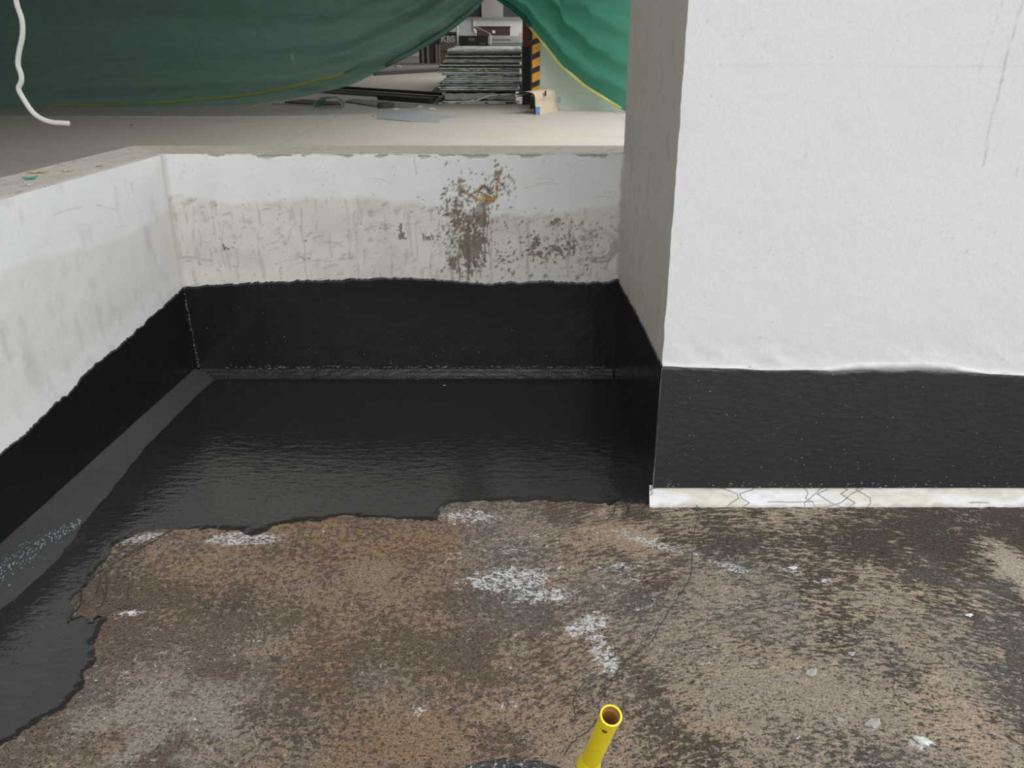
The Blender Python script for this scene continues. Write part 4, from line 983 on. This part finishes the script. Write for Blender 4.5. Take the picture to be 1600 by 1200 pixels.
# ---------------------------------------------------------------- litter on the inner floor
M_STL = simple('weathered_steel', (.16, .165, .155), .45, .3, 8); M_GSH = simple('blue_grey_sheet', (.36, .39, .42), .45, .2, 7, .003); M_BRN = simple('rust_brown', (.14, .09, .07), .7, .25, 8)
def flat_sheet(name, pts, th, mat, label, cat, lift=.004, zf=ZI):
    P = [onZ(*p, zf) for p in pts]; cx_ = sum((p.x for p in P))/len(P); cy_ = sum((p.y for p in P))/len(P); n_ = len(P)
    V = [(p.x-cx_, p.y-cy_, 0+lift*random.random()*0) for p in P]+[(p.x-cx_, p.y-cy_, th+random.random()*lift) for p in P]
    F = [tuple(range(n_))[::-1], tuple(range(n_, 2*n_))]+[(i, (i+1) % n_, n_+(i+1) % n_, n_+i) for i in range(n_)]
    o = pm(name, V, F, mat); o.location = (cx_, cy_, zf+.001); return tag(o, label, cat)
flat_sheet('loose_sheet', [(590, 186), (594, 176), (625, 174.5), (668, 178), (700, 182.5), (722, 184.5), (690, 188), (685, 191.5), (640, 190.5)], .012, M_GSH, 'flat blue-grey sheet lying on the inner floor in front of the tall stack', 'sheet')
bars = [((470, 143), (690, 158), .05, M_STL, 'nearest long steel bar left of the tall stack'), ((480, 139), (690, 154), .045, M_STL, 'second long steel bar left of the tall stack'), ((530, 138.5), (692, 149), .06, M_DKB, 'dark long beam behind the two steel bars'),
        ((592, 155.5), (690, 163), .09, M_DKB, 'thick dark beam ending against the foot of the tall stack'), ((590, 112), (690, 106.5), .05, M_STL, 'farther pale steel bar running to the middle of the stack'), ((585, 118), (690, 112), .10, M_DKB, 'farther dark beam running to the middle of the stack'),
        ((425, 163), (500, 166), .02, M_LG, 'thin pale strip on the floor under the left net hem')]
for (a, b, wd, mt, lab) in bars:
    A_ = onZ(*a, ZI); B_ = onZ(*b, ZI); d_ = (B_-A_).normalized(); 
    if b[0] >= 685: B_ = A_+(B_-A_)*((sx(684)-.12-A_.x)/(B_.x-A_.x)) if B_.x > sx(684)-.12 else B_
    nrm_ = Vector((-d_.y, d_.x, 0))*wd/2; h_ = wd*.9; mid = (A_+B_)/2
    V = [A_-nrm_, B_-nrm_, B_+nrm_, A_+nrm_]; V = [p-mid for p in V]; V = V+[p+Vector((0, 0, h_)) for p in V]
    bm = bmesh.new(); vs = [bm.verts.new(p) for p in V]
    [bm.faces.new([vs[i] for i in q_]) for q_ in ((0, 3, 2, 1), (4, 5, 6, 7), (0, 1, 5, 4), (1, 2, 6, 5), (2, 3, 7, 6), (3, 0, 4, 7))]
    bmesh.ops.bevel(bm, geom=list(bm.edges), offset=wd*.12, segments=1, affect='EDGES')
    me = bpy.data.meshes.new('steel_bar'); bm.to_mesh(me); bm.free(); o = link('steel_bar', me, mt); o.location = mid+Vector((0, 0, .001)); tag(o, lab, 'bar')
flat_sheet('metal_panel', [(540, 160), (550, 156), (600, 160.5), (655, 166), (640, 169), (585, 167)], .02, simple('grey_panel', (.23, .235, .22), .5, .2, 6), 'bent grey panel among the steel bars left of the stack', 'panel')
flat_sheet('brown_panel', [(445, 161), (475, 157.5), (530, 161), (536, 164.5), (495, 165)], .025, M_BRN, 'brown panel on the floor beneath the raised edge of the left net', 'panel')
# green hoop of crumpled mesh
c0 = onZ(513, 169, ZI); hp_ = empty('mesh_bundle', c0); tag(hp_, 'crumpled bundle of pale green mesh on the floor under the net hem', 'mesh bundle')
R_ = .24; V = []; F = []; nu_, nv_ = 24, 9
for i in range(nu_+1):
    a = math.pi*i/nu_
    for j in range(nv_+1):
        b = j/nv_; r = R_*(1-.25*b)*(1+.08*math.sin(a*7+b*5)); V.append((r*math.cos(a), b*.5, max(.004, r*.72*math.sin(a)+.01*math.sin(9*b+a*4))))
for i in range(nu_):
    for j in range(nv_): a = i*(nv_+1)+j; F.append((a, a+1, a+nv_+2, a+nv_+1))
pm('mesh_film', V, F, net_mat('pale_green_film', (.20, .27, .22), .45), hp_, True)
tube('hoop_edge', [(R_*math.cos(math.pi*i/24), -.01, .008+R_*.72*math.sin(math.pi*i/24)) for i in range(25)], .008, simple('pale_green_edge', (.35, .45, .38), .5), hp_, 6)
def lump(px, py, r, mat, label, name, cat, fl_=.6):
    p = onZ(px, py, ZI); o = stone(800, 900, r, mat, label, name, cat, flat=fl_); o.location = (p.x, p.y, ZI+.001); return o
lump(602, 169, .10, simple('dark_bag', (.06, .065, .06), .6), 'dark rounded lump on the floor in front of the steel bars', 'dark_bag', 'bag', .7)
lump(655, 168, .035, M_CHIP, 'white crumpled scrap beside the foot of the tall stack', 'paper_scrap', 'scrap')
lump(674, 171, .05, M_CHIP, 'pale crumpled wrapper in front of the tall stack corner', 'paper_scrap', 'scrap', .4)
lump(618, 171.5, .05, M_CHIP, 'white scrap lying just behind the blue-grey sheet', 'paper_scrap', 'scrap', .3)
lump(585, 182, .035, M_STONE, 'small stone at the left tip of the blue-grey sheet', 'stone', 'stone', .6)
lump(398, 167, .022, M_CHIP, 'tiny white scrap under the left net hem', 'paper_scrap', 'scrap')
lump(622, 108, .09, M_CHIP, 'white rag lying on the farther steel bar', 'rag', 'rag', .45).location.z = ZI+.06
lump(205, 196, .018, M_BRN, 'small brown crumb on the inner floor above the left parapet corner', 'crumb', 'crumb', .4)
# traffic cone behind the net
p = onZ(456, 108, ZI); tcn = empty('traffic_cone', p); tag(tcn, 'faint orange cone standing behind the left green net', 'traffic cone')
M_CONE = simple('cone_orange', (.75, .16, .04), .5); box('cone_base', -.2, .2, -.2, .2, 0, .04, M_CONE, tcn, .01)
lathe('cone_body', [(.16, .04), (.15, .06), (.04, .72), (.03, .74), (.001, .74)], M_CONE, tcn, 24); lathe('white_collar', [(.1125, .3), (.088, .45)], M_WP, tcn, 24)
